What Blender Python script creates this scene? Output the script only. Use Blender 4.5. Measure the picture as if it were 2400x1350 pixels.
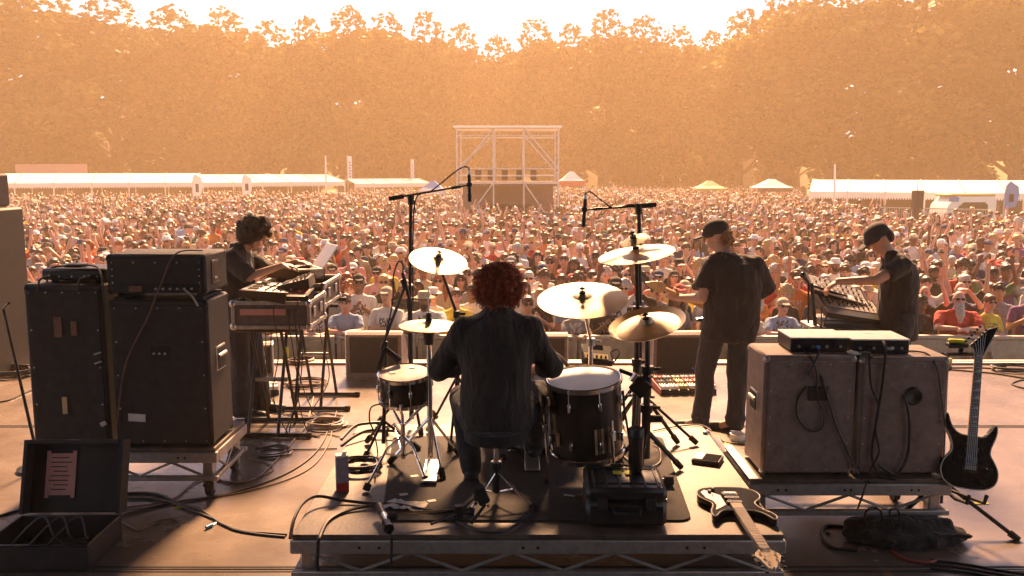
import bpy, bmesh, math, random
import numpy as np
from mathutils import Vector, Matrix, Quaternion, noise
R = math.radians
rnd = random.Random(11)
scn = bpy.context.scene
col = scn.collection
for o in list(bpy.data.objects): bpy.data.objects.remove(o)

# ---------------------------------------------------------------- camera, sky, sun, exposure
FPX, PITCH, CAMZ = 2050.0, math.atan(275/2050.0), 2.11
cam_d = bpy.data.cameras.new('camera'); cam = bpy.data.objects.new('camera', cam_d); col.objects.link(cam)
cam_d.sensor_width = 36; cam_d.lens = 36*FPX/2400; cam_d.clip_start = .05; cam_d.clip_end = 2000
cam.location = (0, 0, CAMZ); cam.rotation_euler = (R(90)-PITCH, 0, 0)
scn.camera = cam
HAZE = .0025
SUN_EL, SUN_AZ = R(41), R(3)
sun_dir = Vector((math.sin(SUN_AZ)*math.cos(SUN_EL), math.cos(SUN_AZ)*math.cos(SUN_EL), math.sin(SUN_EL)))
w = bpy.data.worlds.new('World'); scn.world = w; w.use_nodes = True
nt = w.node_tree; nt.nodes.clear()
wo = nt.nodes.new('ShaderNodeOutputWorld'); bg = nt.nodes.new('ShaderNodeBackground')
sky = nt.nodes.new('ShaderNodeTexSky'); sky.sky_type = 'NISHITA'; sky.sun_disc = False
sky.sun_elevation = SUN_EL; sky.sun_rotation = SUN_AZ; sky.dust_density = .1; sky.air_density = .55; sky.ozone_density = 1.5
# thin broken cloud over the whole sky
tc = nt.nodes.new('ShaderNodeTexCoord'); mp = nt.nodes.new('ShaderNodeMapping'); mp.inputs['Scale'].default_value = (1.2, 1.2, 4.5)
nz = nt.nodes.new('ShaderNodeTexNoise'); nz.inputs['Scale'].default_value = 3.2; nz.inputs['Detail'].default_value = 8; nz.inputs['Roughness'].default_value = .58
cr = nt.nodes.new('ShaderNodeValToRGB'); cr.color_ramp.elements[0].position = .46; cr.color_ramp.elements[1].position = .66
cr.color_ramp.elements[1].color = (.85, .85, .85, 1)
mx = nt.nodes.new('ShaderNodeMix'); mx.data_type = 'RGBA'
mx.inputs[7].default_value = (5.5, 5.4, 5.3, 1)
nt.links.new(tc.outputs['Generated'], mp.inputs['Vector']); nt.links.new(mp.outputs[0], nz.inputs['Vector'])
nt.links.new(nz.outputs['Fac'], cr.inputs[0]); nt.links.new(cr.outputs[0], mx.inputs[0])
nt.links.new(sky.outputs[0], mx.inputs[6]); nt.links.new(mx.outputs[2], bg.inputs['Color'])
bg.inputs['Strength'].default_value = .05
nt.links.new(bg.outputs[0], wo.inputs['Surface'])
sun_d = bpy.data.lights.new('sun', 'SUN'); sun_d.energy = 5.0; sun_d.angle = R(10); sun_d.color = (1.0, .55, .28)
sun = bpy.data.objects.new('sun', sun_d); col.objects.link(sun); sun.location = (0, 20, 40)
sun.rotation_euler = (-sun_dir).to_track_quat('-Z', 'Y').to_euler()
vs = scn.view_settings; vs.view_transform = 'Standard'; vs.look = 'None'; vs.gamma = 1; vs.use_curve_mapping = False
vs.exposure = 2.35
scn.render.engine = 'CYCLES'; cy = scn.cycles
cy.use_denoising = True; cy.max_bounces = 6; cy.diffuse_bounces = 3; cy.glossy_bounces = 3; cy.transmission_bounces = 3
cy.transparent_max_bounces = 6; cy.volume_bounces = 1; cy.caustics_reflective = False; cy.caustics_refractive = False
cy.sample_clamp_indirect = 6
try: cy.denoiser = 'OPENIMAGEDENOISE'
except Exception: pass

# ---------------------------------------------------------------- materials
M = {}
def mat(name, c, rough=.6, metal=0., var=.12, vs_=18., bump=0., bs=120., spec=.5, trans=0., rvar=0., sheen=0., fold=0., prnt=False):
    """Principled surface with noise-driven colour wear and fine relief, in object coordinates."""
    m = bpy.data.materials.new(name); m.use_nodes = True; t = m.node_tree; n = t.nodes; l = t.links
    b = n['Principled BSDF']; b.inputs['Roughness'].default_value = rough; b.inputs['Metallic'].default_value = metal
    b.inputs['Specular IOR Level'].default_value = spec
    if sheen: b.inputs['Sheen Weight'].default_value = sheen
    co = n.new('ShaderNodeTexCoord')
    a = n.new('ShaderNodeTexNoise'); a.inputs['Scale'].default_value = vs_; a.inputs['Detail'].default_value = 5; a.inputs['Roughness'].default_value = .65
    l.new(co.outputs['Object'], a.inputs['Vector'])
    r = n.new('ShaderNodeValToRGB'); r.color_ramp.elements[0].position = .3; r.color_ramp.elements[1].position = .72
    lo = tuple(max(0, x*(1-var)) for x in c); hi = tuple(min(1, x*(1+var)+var*.01) for x in c)
    r.color_ramp.elements[0].color = (*lo, 1); r.color_ramp.elements[1].color = (*hi, 1)
    l.new(a.outputs['Fac'], r.inputs[0]); l.new(r.outputs[0], b.inputs['Base Color'])
    if rvar:
        k = n.new('ShaderNodeMapRange'); k.inputs[3].default_value = max(.03, rough-rvar); k.inputs[4].default_value = min(1, rough+rvar)
        l.new(a.outputs['Fac'], k.inputs[0]); l.new(k.outputs[0], b.inputs['Roughness'])
    if bump:
        q = n.new('ShaderNodeTexNoise'); q.inputs['Scale'].default_value = bs; q.inputs['Detail'].default_value = 3
        l.new(co.outputs['Object'], q.inputs['Vector'])
        u = n.new('ShaderNodeBump'); u.inputs['Strength'].default_value = bump; u.inputs['Distance'].default_value = .004
        l.new(q.outputs['Fac'], u.inputs['Height']); l.new(u.outputs[0], b.inputs['Normal'])
    if fold:
        mq = n.new('ShaderNodeMapping'); mq.inputs['Scale'].default_value = (11, 11, 4.5); mq.inputs['Rotation'].default_value = (.3, .4, .2); l.new(co.outputs['Object'], mq.inputs[0])
        fq = n.new('ShaderNodeTexNoise'); fq.inputs['Scale'].default_value = 1.; fq.inputs['Detail'].default_value = 2.5; fq.inputs['Distortion'].default_value = 1.2; l.new(mq.outputs[0], fq.inputs['Vector'])
        fu = n.new('ShaderNodeBump'); fu.inputs['Strength'].default_value = fold; fu.inputs['Distance'].default_value = .05; l.new(fq.outputs['Fac'], fu.inputs['Height'])
        if b.inputs['Normal'].links: l.new(b.inputs['Normal'].links[0].from_socket, fu.inputs['Normal'])
        l.new(fu.outputs[0], b.inputs['Normal'])
    if prnt:
        # a faded print on the chest of about half the shirts
        sx = n.new('ShaderNodeSeparateXYZ'); l.new(co.outputs['Object'], sx.inputs[0])
        def mth(op, a_, v_):
            k_ = n.new('ShaderNodeMath'); k_.operation = op; k_.use_clamp = False
            l.new(a_, k_.inputs[0])
            if isinstance(v_, float): k_.inputs[1].default_value = v_
            else: l.new(v_, k_.inputs[1])
            return k_.outputs[0]
        ab = n.new('ShaderNodeMath'); ab.operation = 'ABSOLUTE'; l.new(sx.outputs[0], ab.inputs[0])
        oi = n.new('ShaderNodeObjectInfo'); bk = n.new('ShaderNodeTexNoise'); bk.inputs['Scale'].default_value = 38; l.new(co.outputs['Object'], bk.inputs['Vector'])
        mk = mth('LESS_THAN', ab.outputs[0], .085); mk = mth('MULTIPLY', mk, mth('LESS_THAN', sx.outputs[1], -.04)); mk = mth('MULTIPLY', mk, mth('GREATER_THAN', sx.outputs[2], 1.16)); mk = mth('MULTIPLY', mk, mth('LESS_THAN', sx.outputs[2], 1.30))
        mk = mth('MULTIPLY', mk, mth('GREATER_THAN', oi.outputs['Random'], .45)); mk = mth('MULTIPLY', mk, mth('GREATER_THAN', bk.outputs['Fac'], .5))
        px_ = n.new('ShaderNodeMix'); px_.data_type = 'RGBA'; px_.inputs[7].default_value = (.05,.05,.06,1) if sum(c) > .9 else (.6,.56,.5,1)
        l.new(mk, px_.inputs[0]); l.new(r.outputs[0], px_.inputs[6]); l.new(px_.outputs[2], b.inputs['Base Color'])
    if trans:
        tr = n.new('ShaderNodeBsdfTranslucent'); l.new(r.outputs[0], tr.inputs['Color'])
        ms = n.new('ShaderNodeMixShader'); ms.inputs[0].default_value = trans
        l.new(b.outputs[0], ms.inputs[1]); l.new(tr.outputs[0], ms.inputs[2]); l.new(ms.outputs[0], n['Material Output'].inputs['Surface'])
    M[name] = m; return m

mat('tolex', (.016,.013,.012), .62, var=.35, bump=.6, bs=500)
mat('grey_tolex', (.24,.175,.15), .6, var=.3, bump=.6, bs=420)
mat('grille', (.03,.028,.027), .85, var=.3, bump=.8, bs=700)
mat('black_metal', (.02,.02,.02), .38, .3, var=.4)
mat('black_plastic', (.018,.018,.018), .42, var=.4, bump=.15, bs=300)
mat('rubber', (.016,.016,.016), .8, var=.3)
mat('cable', (.016,.015,.015), .5, var=.3)
mat('pale_cable', (.34,.27,.2), .5, var=.25)
mat('brown_cable', (.16,.09,.06), .5, var=.25)
mat('chrome', (.78,.77,.75), .16, 1., var=.08, rvar=.06)
mat('steel', (.5,.49,.48), .36, .8, var=.2, rvar=.1)
mat('alu', (.4,.37,.34), .5, .45, var=.22, vs_=30, rvar=.12, bump=.15, bs=260)
mat('corner', (.55,.52,.48), .35, .9, var=.2)
mat('white_paint', (.78,.76,.72), .4, var=.06)
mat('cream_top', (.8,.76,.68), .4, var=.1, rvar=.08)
mat('white_head', (.74,.71,.66), .42, var=.08, vs_=9)
mat('skin_head', (.45,.35,.3), .5, var=.15)
mat('ply', (.12,.09,.07), .5, var=.45, vs_=9, bump=.3, bs=60, rvar=.15)
mat('rug', (.045,.042,.042), .9, var=.3, vs_=40, bump=.7, bs=400)
mat('wood', (.2,.09,.045), .4, var=.35, vs_=12)
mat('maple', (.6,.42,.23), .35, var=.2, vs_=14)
mat('rosewood', (.05,.028,.018), .45, var=.3, vs_=40)
mat('pearl', (.72,.7,.62), .25, var=.1)
mat('red', (.5,.035,.03), .45, var=.15)
mat('red_case', (.42,.06,.045), .5, var=.2)
mat('yellow', (.75,.68,.03), .5, var=.1)
mat('hi_vis', (.7,.72,.02), .7, var=.1)
mat('blue', (.03,.25,.6), .4, var=.15)
mat('green_led', (.02,.35,.1), .3, var=.2)
mat('mustard', (.42,.32,.1), .5, var=.15)
mat('paper', (.7,.66,.6), .8, var=.08)
mat('pink_paper', (.62,.3,.25), .85, var=.08)
mat('ink', (.03,.028,.03), .7)
mat('carton', (.3,.28,.34), .5, var=.25, vs_=30)
mat('flight', (.12,.1,.095), .6, var=.25, bump=.4, bs=200)
mat('drum_shell', (.03,.022,.02), .22, var=.4, vs_=6)
mat('gunmetal', (.05,.05,.055), .25, .8, var=.2)
mat('dark_glass', (.015,.015,.018), .12, var=.2)
mat('concrete', (.32,.3,.28), .8, var=.25, vs_=3)
mat('stone', (.42,.36,.3), .85, var=.25, vs_=2)
mat('glass', (.05,.06,.07), .15, var=.2)
mat('canvas', (.9,.88,.85), .75, var=.05, vs_=1.5, trans=.25)
mat('scaffold', (.6,.56,.52), .5, .3, var=.2)
mat('flag_cloth', (.7,.72,.76), .8, var=.08, trans=.3)
mat('flag_blue', (.12,.25,.5), .8, var=.1)
mat('screen_cloth', (.22,.15,.13), .8, var=.2)
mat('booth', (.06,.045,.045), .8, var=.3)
mat('bark', (.09,.065,.05), .9, var=.4, vs_=4, bump=.8, bs=20)
mat('grass', (.09,.1,.035), .9, var=.5, vs_=.8)
mat('roof_cloth', (.04,.035,.03), .85, var=.1)
mat('scrim', (.03,.032,.036), .85, var=.3, vs_=2)
mat('fence_mesh', (.5,.48,.45), .5, .6, var=.2)
mat('barrier_metal', (.3,.29,.28), .5, .7, var=.3, vs_=5, rvar=.12)
mat('denim', (.022,.024,.03), .85, var=.35, vs_=14, bump=.4, bs=500, sheen=.1, fold=.6)
mat('black_cloth', (.018,.016,.016), .9, var=.3, vs_=9, bump=.5, bs=380, sheen=.12, fold=.7)
mat('charcoal_cloth', (.03,.024,.021), .9, var=.28, vs_=9, bump=.5, bs=380, sheen=.15, fold=.7)
mat('cap_cloth', (.025,.023,.025), .85, var=.3, bump=.4, bs=400)
mat('hair_red', (.42,.085,.025), .5, var=.5, vs_=60, trans=.3)
mat('hair_sandy', (.4,.22,.09), .5, var=.4, vs_=50, trans=.3)
mat('hair_dark', (.045,.026,.016), .7, var=.5, vs_=60, trans=.25)
mat('shoe', (.03,.03,.032), .6, var=.3)
mat('sole', (.62,.6,.56), .6, var=.12)
mat('skin', (.5,.29,.2), .52, var=.1, vs_=20)
def foliage(name, a, b):
    m = bpy.data.materials.new(name); m.use_nodes = True; t = m.node_tree; n = t.nodes; l = t.links
    p = n['Principled BSDF']; p.inputs['Roughness'].default_value = .6
    g = n.new('ShaderNodeNewGeometry'); r = n.new('ShaderNodeValToRGB')
    r.color_ramp.elements[0].color = (*a, 1); r.color_ramp.elements[1].color = (*b, 1)
    co = n.new('ShaderNodeTexCoord'); cn = n.new('ShaderNodeTexNoise'); cn.inputs['Scale'].default_value = .42; cn.inputs['Detail'].default_value = 3
    l.new(co.outputs['Object'], cn.inputs['Vector'])
    mr = n.new('ShaderNodeMapRange'); mr.inputs[1].default_value = .35; mr.inputs[2].default_value = .65; mr.inputs[3].default_value = -.45; mr.inputs[4].default_value = .45; l.new(cn.outputs['Fac'], mr.inputs[0])  # whole leaf clumps darkened in colour as shaded hollows
    ad = n.new('ShaderNodeMath'); l.new(g.outputs['Random Per Island'], ad.inputs[0]); l.new(mr.outputs[0], ad.inputs[1])
    l.new(ad.outputs[0], r.inputs[0]); l.new(r.outputs[0], p.inputs['Base Color'])
    tr = n.new('ShaderNodeBsdfTranslucent'); l.new(r.outputs[0], tr.inputs['Color'])
    ms = n.new('ShaderNodeMixShader'); ms.inputs[0].default_value = .4
    l.new(p.outputs[0], ms.inputs[1]); l.new(tr.outputs[0], ms.inputs[2]); l.new(ms.outputs[0], n['Material Output'].inputs['Surface'])
    M[name] = m
foliage('leaf', (.02,.036,.012), (.10,.12,.03))
foliage('leaf_warm', (.045,.05,.014), (.15,.13,.03))
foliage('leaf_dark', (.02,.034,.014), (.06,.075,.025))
def bronze(name, c, rough):
    m = mat(name, c, rough, 1., var=.16, vs_=7, rvar=.1); n = m.node_tree.nodes; l = m.node_tree.links
    co = n.new('ShaderNodeTexCoord'); wv = n.new('ShaderNodeTexWave'); wv.wave_type = 'RINGS'; wv.rings_direction = 'Z'
    wv.inputs['Scale'].default_value = 60; wv.inputs['Distortion'].default_value = .6
    l.new(co.outputs['Object'], wv.inputs['Vector'])
    u = n.new('ShaderNodeBump'); u.inputs['Strength'].default_value = .25; u.inputs['Distance'].default_value = .002
    l.new(wv.outputs['Fac'], u.inputs['Height']); l.new(u.outputs[0], n['Principled BSDF'].inputs['Normal'])
bronze('bronze', (.52,.41,.25), .42); bronze('bronze_pale', (.55,.46,.33), .46)
# stage floor: worn dark vinyl with scuffs and dull/shiny patches
def floor_mat():
    m = mat('stage_vinyl', (.15,.12,.1), .26, var=.3, vs_=1.3, rvar=.1)
    n = m.node_tree.nodes; l = m.node_tree.links; b = n['Principled BSDF']
    co = n.new('ShaderNodeTexCoord'); s = n.new('ShaderNodeMapping'); s.inputs['Scale'].default_value = (6, 60, 1); s.inputs['Rotation'].default_value = (0, 0, .5)
    k = n.new('ShaderNodeTexNoise'); k.inputs['Scale'].default_value = 1.2; k.inputs['Detail'].default_value = 6; k.inputs['Roughness'].default_value = .7
    l.new(co.outputs['Object'], s.inputs[0]); l.new(s.outputs[0], k.inputs['Vector'])
    r = n.new('ShaderNodeValToRGB'); r.color_ramp.elements[0].position = .56; r.color_ramp.elements[1].position = .74
    x = n.new('ShaderNodeMix'); x.data_type = 'RGBA'; x.inputs[7].default_value = (.23,.19,.16,1)
    old = b.inputs['Base Color'].links[0].from_socket
    l.new(k.outputs['Fac'], r.inputs[0]); l.new(r.outputs[0], x.inputs[0]); l.new(old, x.inputs[6]); l.new(x.outputs[2], b.inputs['Base Color'])
    u = n.new('ShaderNodeBump'); u.inputs['Strength'].default_value = .2; u.inputs['Distance'].default_value = .003
    l.new(k.outputs['Fac'], u.inputs['Height']); l.new(u.outputs[0], b.inputs['Normal'])
floor_mat()

# ---------------------------------------------------------------- geometry helpers
def P(px, py, z):
    """point at height z seen at photo pixel (px, py)"""
    u = (px-1200)/FPX; v = (675-py)/FPX
    d = Vector((u, math.cos(PITCH)+v*math.sin(PITCH), -math.sin(PITCH)+v*math.cos(PITCH)))
    t = (z-CAMZ)/d.z
    return Vector((d.x*t, d.y*t, z))
def PY(px, py, y):
    u = (px-1200)/FPX; v = (675-py)/FPX
    d = Vector((u, math.cos(PITCH)+v*math.sin(PITCH), -math.sin(PITCH)+v*math.cos(PITCH)))
    t = y/d.y
    return Vector((d.x*t, y, CAMZ+d.z*t))
def rotm(ax, ay=0, az=0): return Matrix.Rotation(az, 3, 'Z') @ Matrix.Rotation(ay, 3, 'Y') @ Matrix.Rotation(ax, 3, 'X')
def frame(d):
    d = Vector(d).normalized(); a = Vector((0, 0, 1)) if abs(d.z) < .9 else Vector((1, 0, 0))
    x = a.cross(d).normalized(); return x, d.cross(x).normalized(), d
class MB:
    def __init__(s): s.v = []; s.f = []; s.m = []; s.cur = 0; s.X = None
    def at(s, loc, rot=None): s.X = (Vector(loc), rot or Matrix.Identity(3)); return s
    def add(s, vs, fs):
        b = len(s.v)
        if s.X: vs = [s.X[0]+s.X[1] @ Vector(q) for q in vs]
        s.v += [tuple(q) for q in vs]; s.f += [tuple(i+b for i in q) for q in fs]; s.m += [s.cur]*len(fs); return s
    def box(s, c, d, bev=0., rot=None):
        c = Vector(c); hx, hy, hz = d[0]/2, d[1]/2, d[2]/2; e = min(bev, hx*.9, hy*.9, hz*.9)
        if e <= 0:
            vs = [Vector((x*hx, y*hy, z*hz)) for x in (-1, 1) for y in (-1, 1) for z in (-1, 1)]
            fs = [(0,1,3,2),(4,6,7,5),(0,4,5,1),(2,3,7,6),(0,2,6,4),(1,5,7,3)]
        else:
            vs = []; idx = {}
            for x in (-1, 1):
                for y in (-1, 1):
                    for z in (-1, 1):
                        for k, q in enumerate(((hx, hy-e, hz-e), (hx-e, hy, hz-e), (hx-e, hy-e, hz))):
                            idx[x, y, z, k] = len(vs); vs.append(Vector((x*q[0], y*q[1], z*q[2])))
            fs = []; S = (-1, 1); I = idx
            for a in S:
                fs += [[I[a,y,z,0] for y, z in ((-1,-1),(1,-1),(1,1),(-1,1))][::a], [I[x,a,z,1] for x, z in ((-1,-1),(-1,1),(1,1),(1,-1))][::a], [I[x,y,a,2] for x, y in ((-1,-1),(1,-1),(1,1),(-1,1))][::a]]
            for a in S:
                for c_ in S:
                    q = [I[a,c_,-1,0], I[a,c_,-1,1], I[a,c_,1,1], I[a,c_,1,0]]; fs.append(q if a*c_ > 0 else q[::-1])
                    q = [I[a,-1,c_,0], I[a,1,c_,0], I[a,1,c_,2], I[a,-1,c_,2]]; fs.append(q if a*c_ > 0 else q[::-1])
                    q = [I[-1,a,c_,1], I[-1,a,c_,2], I[1,a,c_,2], I[1,a,c_,1]]; fs.append(q if a*c_ > 0 else q[::-1])
                    for z in S:
                        q = [I[a,c_,z,0], I[a,c_,z,1], I[a,c_,z,2]]; fs.append(q if a*c_*z > 0 else q[::-1])
        if rot: vs = [rot @ q for q in vs]
        return s.add([c+q for q in vs], fs)
    def cyl(s, a, b, r0, r1=None, seg=10, cap=True):
        r1 = r0 if r1 is None else r1; a = Vector(a); b = Vector(b); x, y, d = frame(b-a); vs = []
        for p, r in ((a, r0), (b, r1)):
            vs += [p+(x*math.cos(2*math.pi*i/seg)+y*math.sin(2*math.pi*i/seg))*r for i in range(seg)]
        fs = [(i, (i+1) % seg, seg+(i+1) % seg, seg+i) for i in range(seg)]
        if cap: fs += [tuple(range(seg))[::-1], tuple(range(seg, 2*seg))]
        return s.add(vs, fs)
    def tube(s, pts, r, seg=6, closed=False):
        pts = [Vector(p) for p in pts]; n = len(pts); rs = r if isinstance(r, (list, tuple)) else [r]*n; vs = []; px = None
        for i, p in enumerate(pts):
            d = (pts[(i+1) % n] if closed or i < n-1 else p)-(pts[i-1] if closed or i else p)
            if d.length < 1e-9: d = Vector((0, 0, 1))
            d.normalize()
            if px is None: x, y, _ = frame(d)
            else:
                x = px-d*px.dot(d)
                x = x.normalized() if x.length > 1e-6 else frame(d)[0]
                y = d.cross(x)
            px = x
            vs += [p+(x*math.cos(2*math.pi*k/seg)+y*math.sin(2*math.pi*k/seg))*rs[i] for k in range(seg)]
        fs = []
        for i in range(n if closed else n-1):
            j = (i+1) % n
            fs += [(i*seg+k, i*seg+(k+1) % seg, j*seg+(k+1) % seg, j*seg+k) for k in range(seg)]
        if not closed: fs += [tuple(range(seg))[::-1], tuple(range((n-1)*seg, n*seg))]
        return s.add(vs, fs)
    def lathe(s, prof, c=(0,0,0), rot=None, seg=32):
        c = Vector(c); vs = []; n = len(prof)
        for i in range(seg):
            a = 2*math.pi*i/seg
            for r, z in prof:
                q = Vector((r*math.cos(a), r*math.sin(a), z)); vs.append(c+(rot @ q if rot else q))
        fs = []
        for i in range(seg):
            j = (i+1) % seg
            fs += [(i*n+k, j*n+k, j*n+k+1, i*n+k+1) for k in range(n-1)]
        return s.add(vs, fs)
    def ell(s, c, r, rot=None, u=12, v=8):
        vs = [Vector((0, 0, r[2]))]; fs = []
        for j in range(1, v):
            t = math.pi*j/v
            for i in range(u):
                a = 2*math.pi*i/u; vs.append(Vector((r[0]*math.sin(t)*math.cos(a), r[1]*math.sin(t)*math.sin(a), r[2]*math.cos(t))))
        vs.append(Vector((0, 0, -r[2]))); L = len(vs)-1
        for i in range(u):
            k = (i+1) % u; fs.append((0, 1+i, 1+k)); fs.append((L, 1+(v-2)*u+k, 1+(v-2)*u+i))
            for j in range(v-2): fs.append((1+j*u+i, 1+(j+1)*u+i, 1+(j+1)*u+k, 1+j*u+k))
        c = Vector(c); return s.add([c+(rot @ q if rot else q) for q in vs], fs)
    def prism(s, out, t0, t1, M3=None):
        """outline in local x,z extruded along y from t0 to t1, with a small edge chamfer"""
        n = len(out); cx = sum(p[0] for p in out)/n; cz = sum(p[1] for p in out)/n; e = min(.006, abs(t1-t0)*.25)
        def ins(p): d = Vector((cx-p[0], cz-p[1])); d = d.normalized()*e if d.length else d; return (p[0]+d.x, p[1]+d.y)
        rings = [[(*ins(p), t0) for p in out], [(*p, t0+e) for p in out], [(*p, t1-e) for p in out], [(*ins(p), t1) for p in out]]
        vs = [Vector((p[0], p[2], p[1])) for r in rings for p in r]
        if M3: vs = [M3 @ q for q in vs]
        fs = [tuple(range(n)), tuple(range(3*n, 4*n))[::-1]]
        for k in range(3): fs += [(k*n+i, (k+1)*n+i, (k+1)*n+(i+1) % n, k*n+(i+1) % n) for i in range(n)]
        return s.add(vs, fs)
    def mesh(s, name, mats):
        me = bpy.data.meshes.new(name); me.from_pydata(s.v, [], s.f); mats = mats if isinstance(mats, (list, tuple)) else [mats]
        for q in mats: me.materials.append(M[q] if isinstance(q, str) else q)
        if len(mats) > 1: me.polygons.foreach_set('material_index', s.m)
        bm = bmesh.new(); bm.from_mesh(me); bmesh.ops.recalc_face_normals(bm, faces=bm.faces); bm.to_mesh(me); bm.free()
        me.update(); return me
    def build(s, name, mats, parent=None, smooth=None):
        me = s.mesh(name, mats); return link(name, me, parent, smooth)
def link(name, me, parent=None, smooth=None):
    if smooth is not False and len(me.polygons):
        ang = 40 if smooth is None else smooth
        me.polygons.foreach_set('use_smooth', [True]*len(me.polygons))
        try: me.set_sharp_from_angle(angle=R(ang))
        except Exception: pass
    o = bpy.data.objects.new(name, me); col.objects.link(o)
    if parent is not None: o.parent = parent
    return o
def tag(o, label, cat=None, group=None, kind=None):
    if label: o['label'] = label
    if cat: o['category'] = cat
    if group: o['group'] = group
    if kind: o['kind'] = kind
    return o
def thing(name, label, cat, loc=(0,0,0), rz=0., group=None):
    o = bpy.data.objects.new(name, None); col.objects.link(o); o.empty_display_size = .1
    o.location = loc; o.rotation_euler = (0, 0, rz); return tag(o, label, cat, group)
def copy_tree(o, parent=None):
    c = o.copy(); col.objects.link(c); c.parent = parent
    for ch in list(o.children): copy_tree(ch, c)
    return c
def part(o, name, src):
    """another object on the same mesh data, under o"""
    c = bpy.data.objects.new(name, src.data); col.objects.link(c); c.parent = o; return c
def spline(pts, k=8, closed=False):
    pts = [Vector(p) for p in pts]; n = len(pts); out = []
    for i in range(n if closed else n-1):
        g = lambda j: pts[j % n] if closed else pts[max(0, min(n-1, j))]
        a, b, c, d = g(i-1), g(i), g(i+1), g(i+2)
        for q in range(k):
            t = q/k
            out.append(.5*((2*b)+(c-a)*t+(2*a-5*b+4*c-d)*t*t+(3*b-a-3*c+d)*t**3))
    if not closed: out.append(pts[-1])
    return out
def cable(label, pts, r=.006, m='cable', k=8, group=None):
    o = MB().tube(spline(pts, k), r, 6).build('cable', m)
    return tag(o, label, 'cable', group)
def coil(label, c, rad, turns, r=.005, m='cable', sq=.85, seed=0, group=None, tail=None):
    q = random.Random(seed); pts = []; n = int(turns*9); a0 = q.uniform(0, 6)
    for i in range(n):
        a = a0+2*math.pi*i/9; rr = rad*(1+q.uniform(-.12, .12)-.15*i/n*q.random())
        pts.append(Vector((c[0]+rr*math.cos(a)+q.uniform(-.015,.015), c[1]+rr*sq*math.sin(a), c[2]+r+r*1.4*(i/9)*.8)))
    if tail: pts += [Vector(t) for t in tail]
    o = MB().tube(spline(pts, 4), r, 5).build('cable_coil', m)
    return tag(o, label, 'cable coil', group)
ORD = ['first','second','third','fourth','fifth','sixth','seventh','eighth','ninth','tenth','eleventh','twelfth','thirteenth','fourteenth','fifteenth','sixteenth','seventeenth','eighteenth','nineteenth']
def ordn(n):
    if n < 19: return ORD[n]
    n += 1; t = {2:'twent',3:'thirt',4:'fort',5:'fift',6:'sixt',7:'sevent',8:'eight',9:'ninet'}[n//10]
    return t+'ieth' if n % 10 == 0 else t+'y-'+ORD[n % 10-1]

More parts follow.
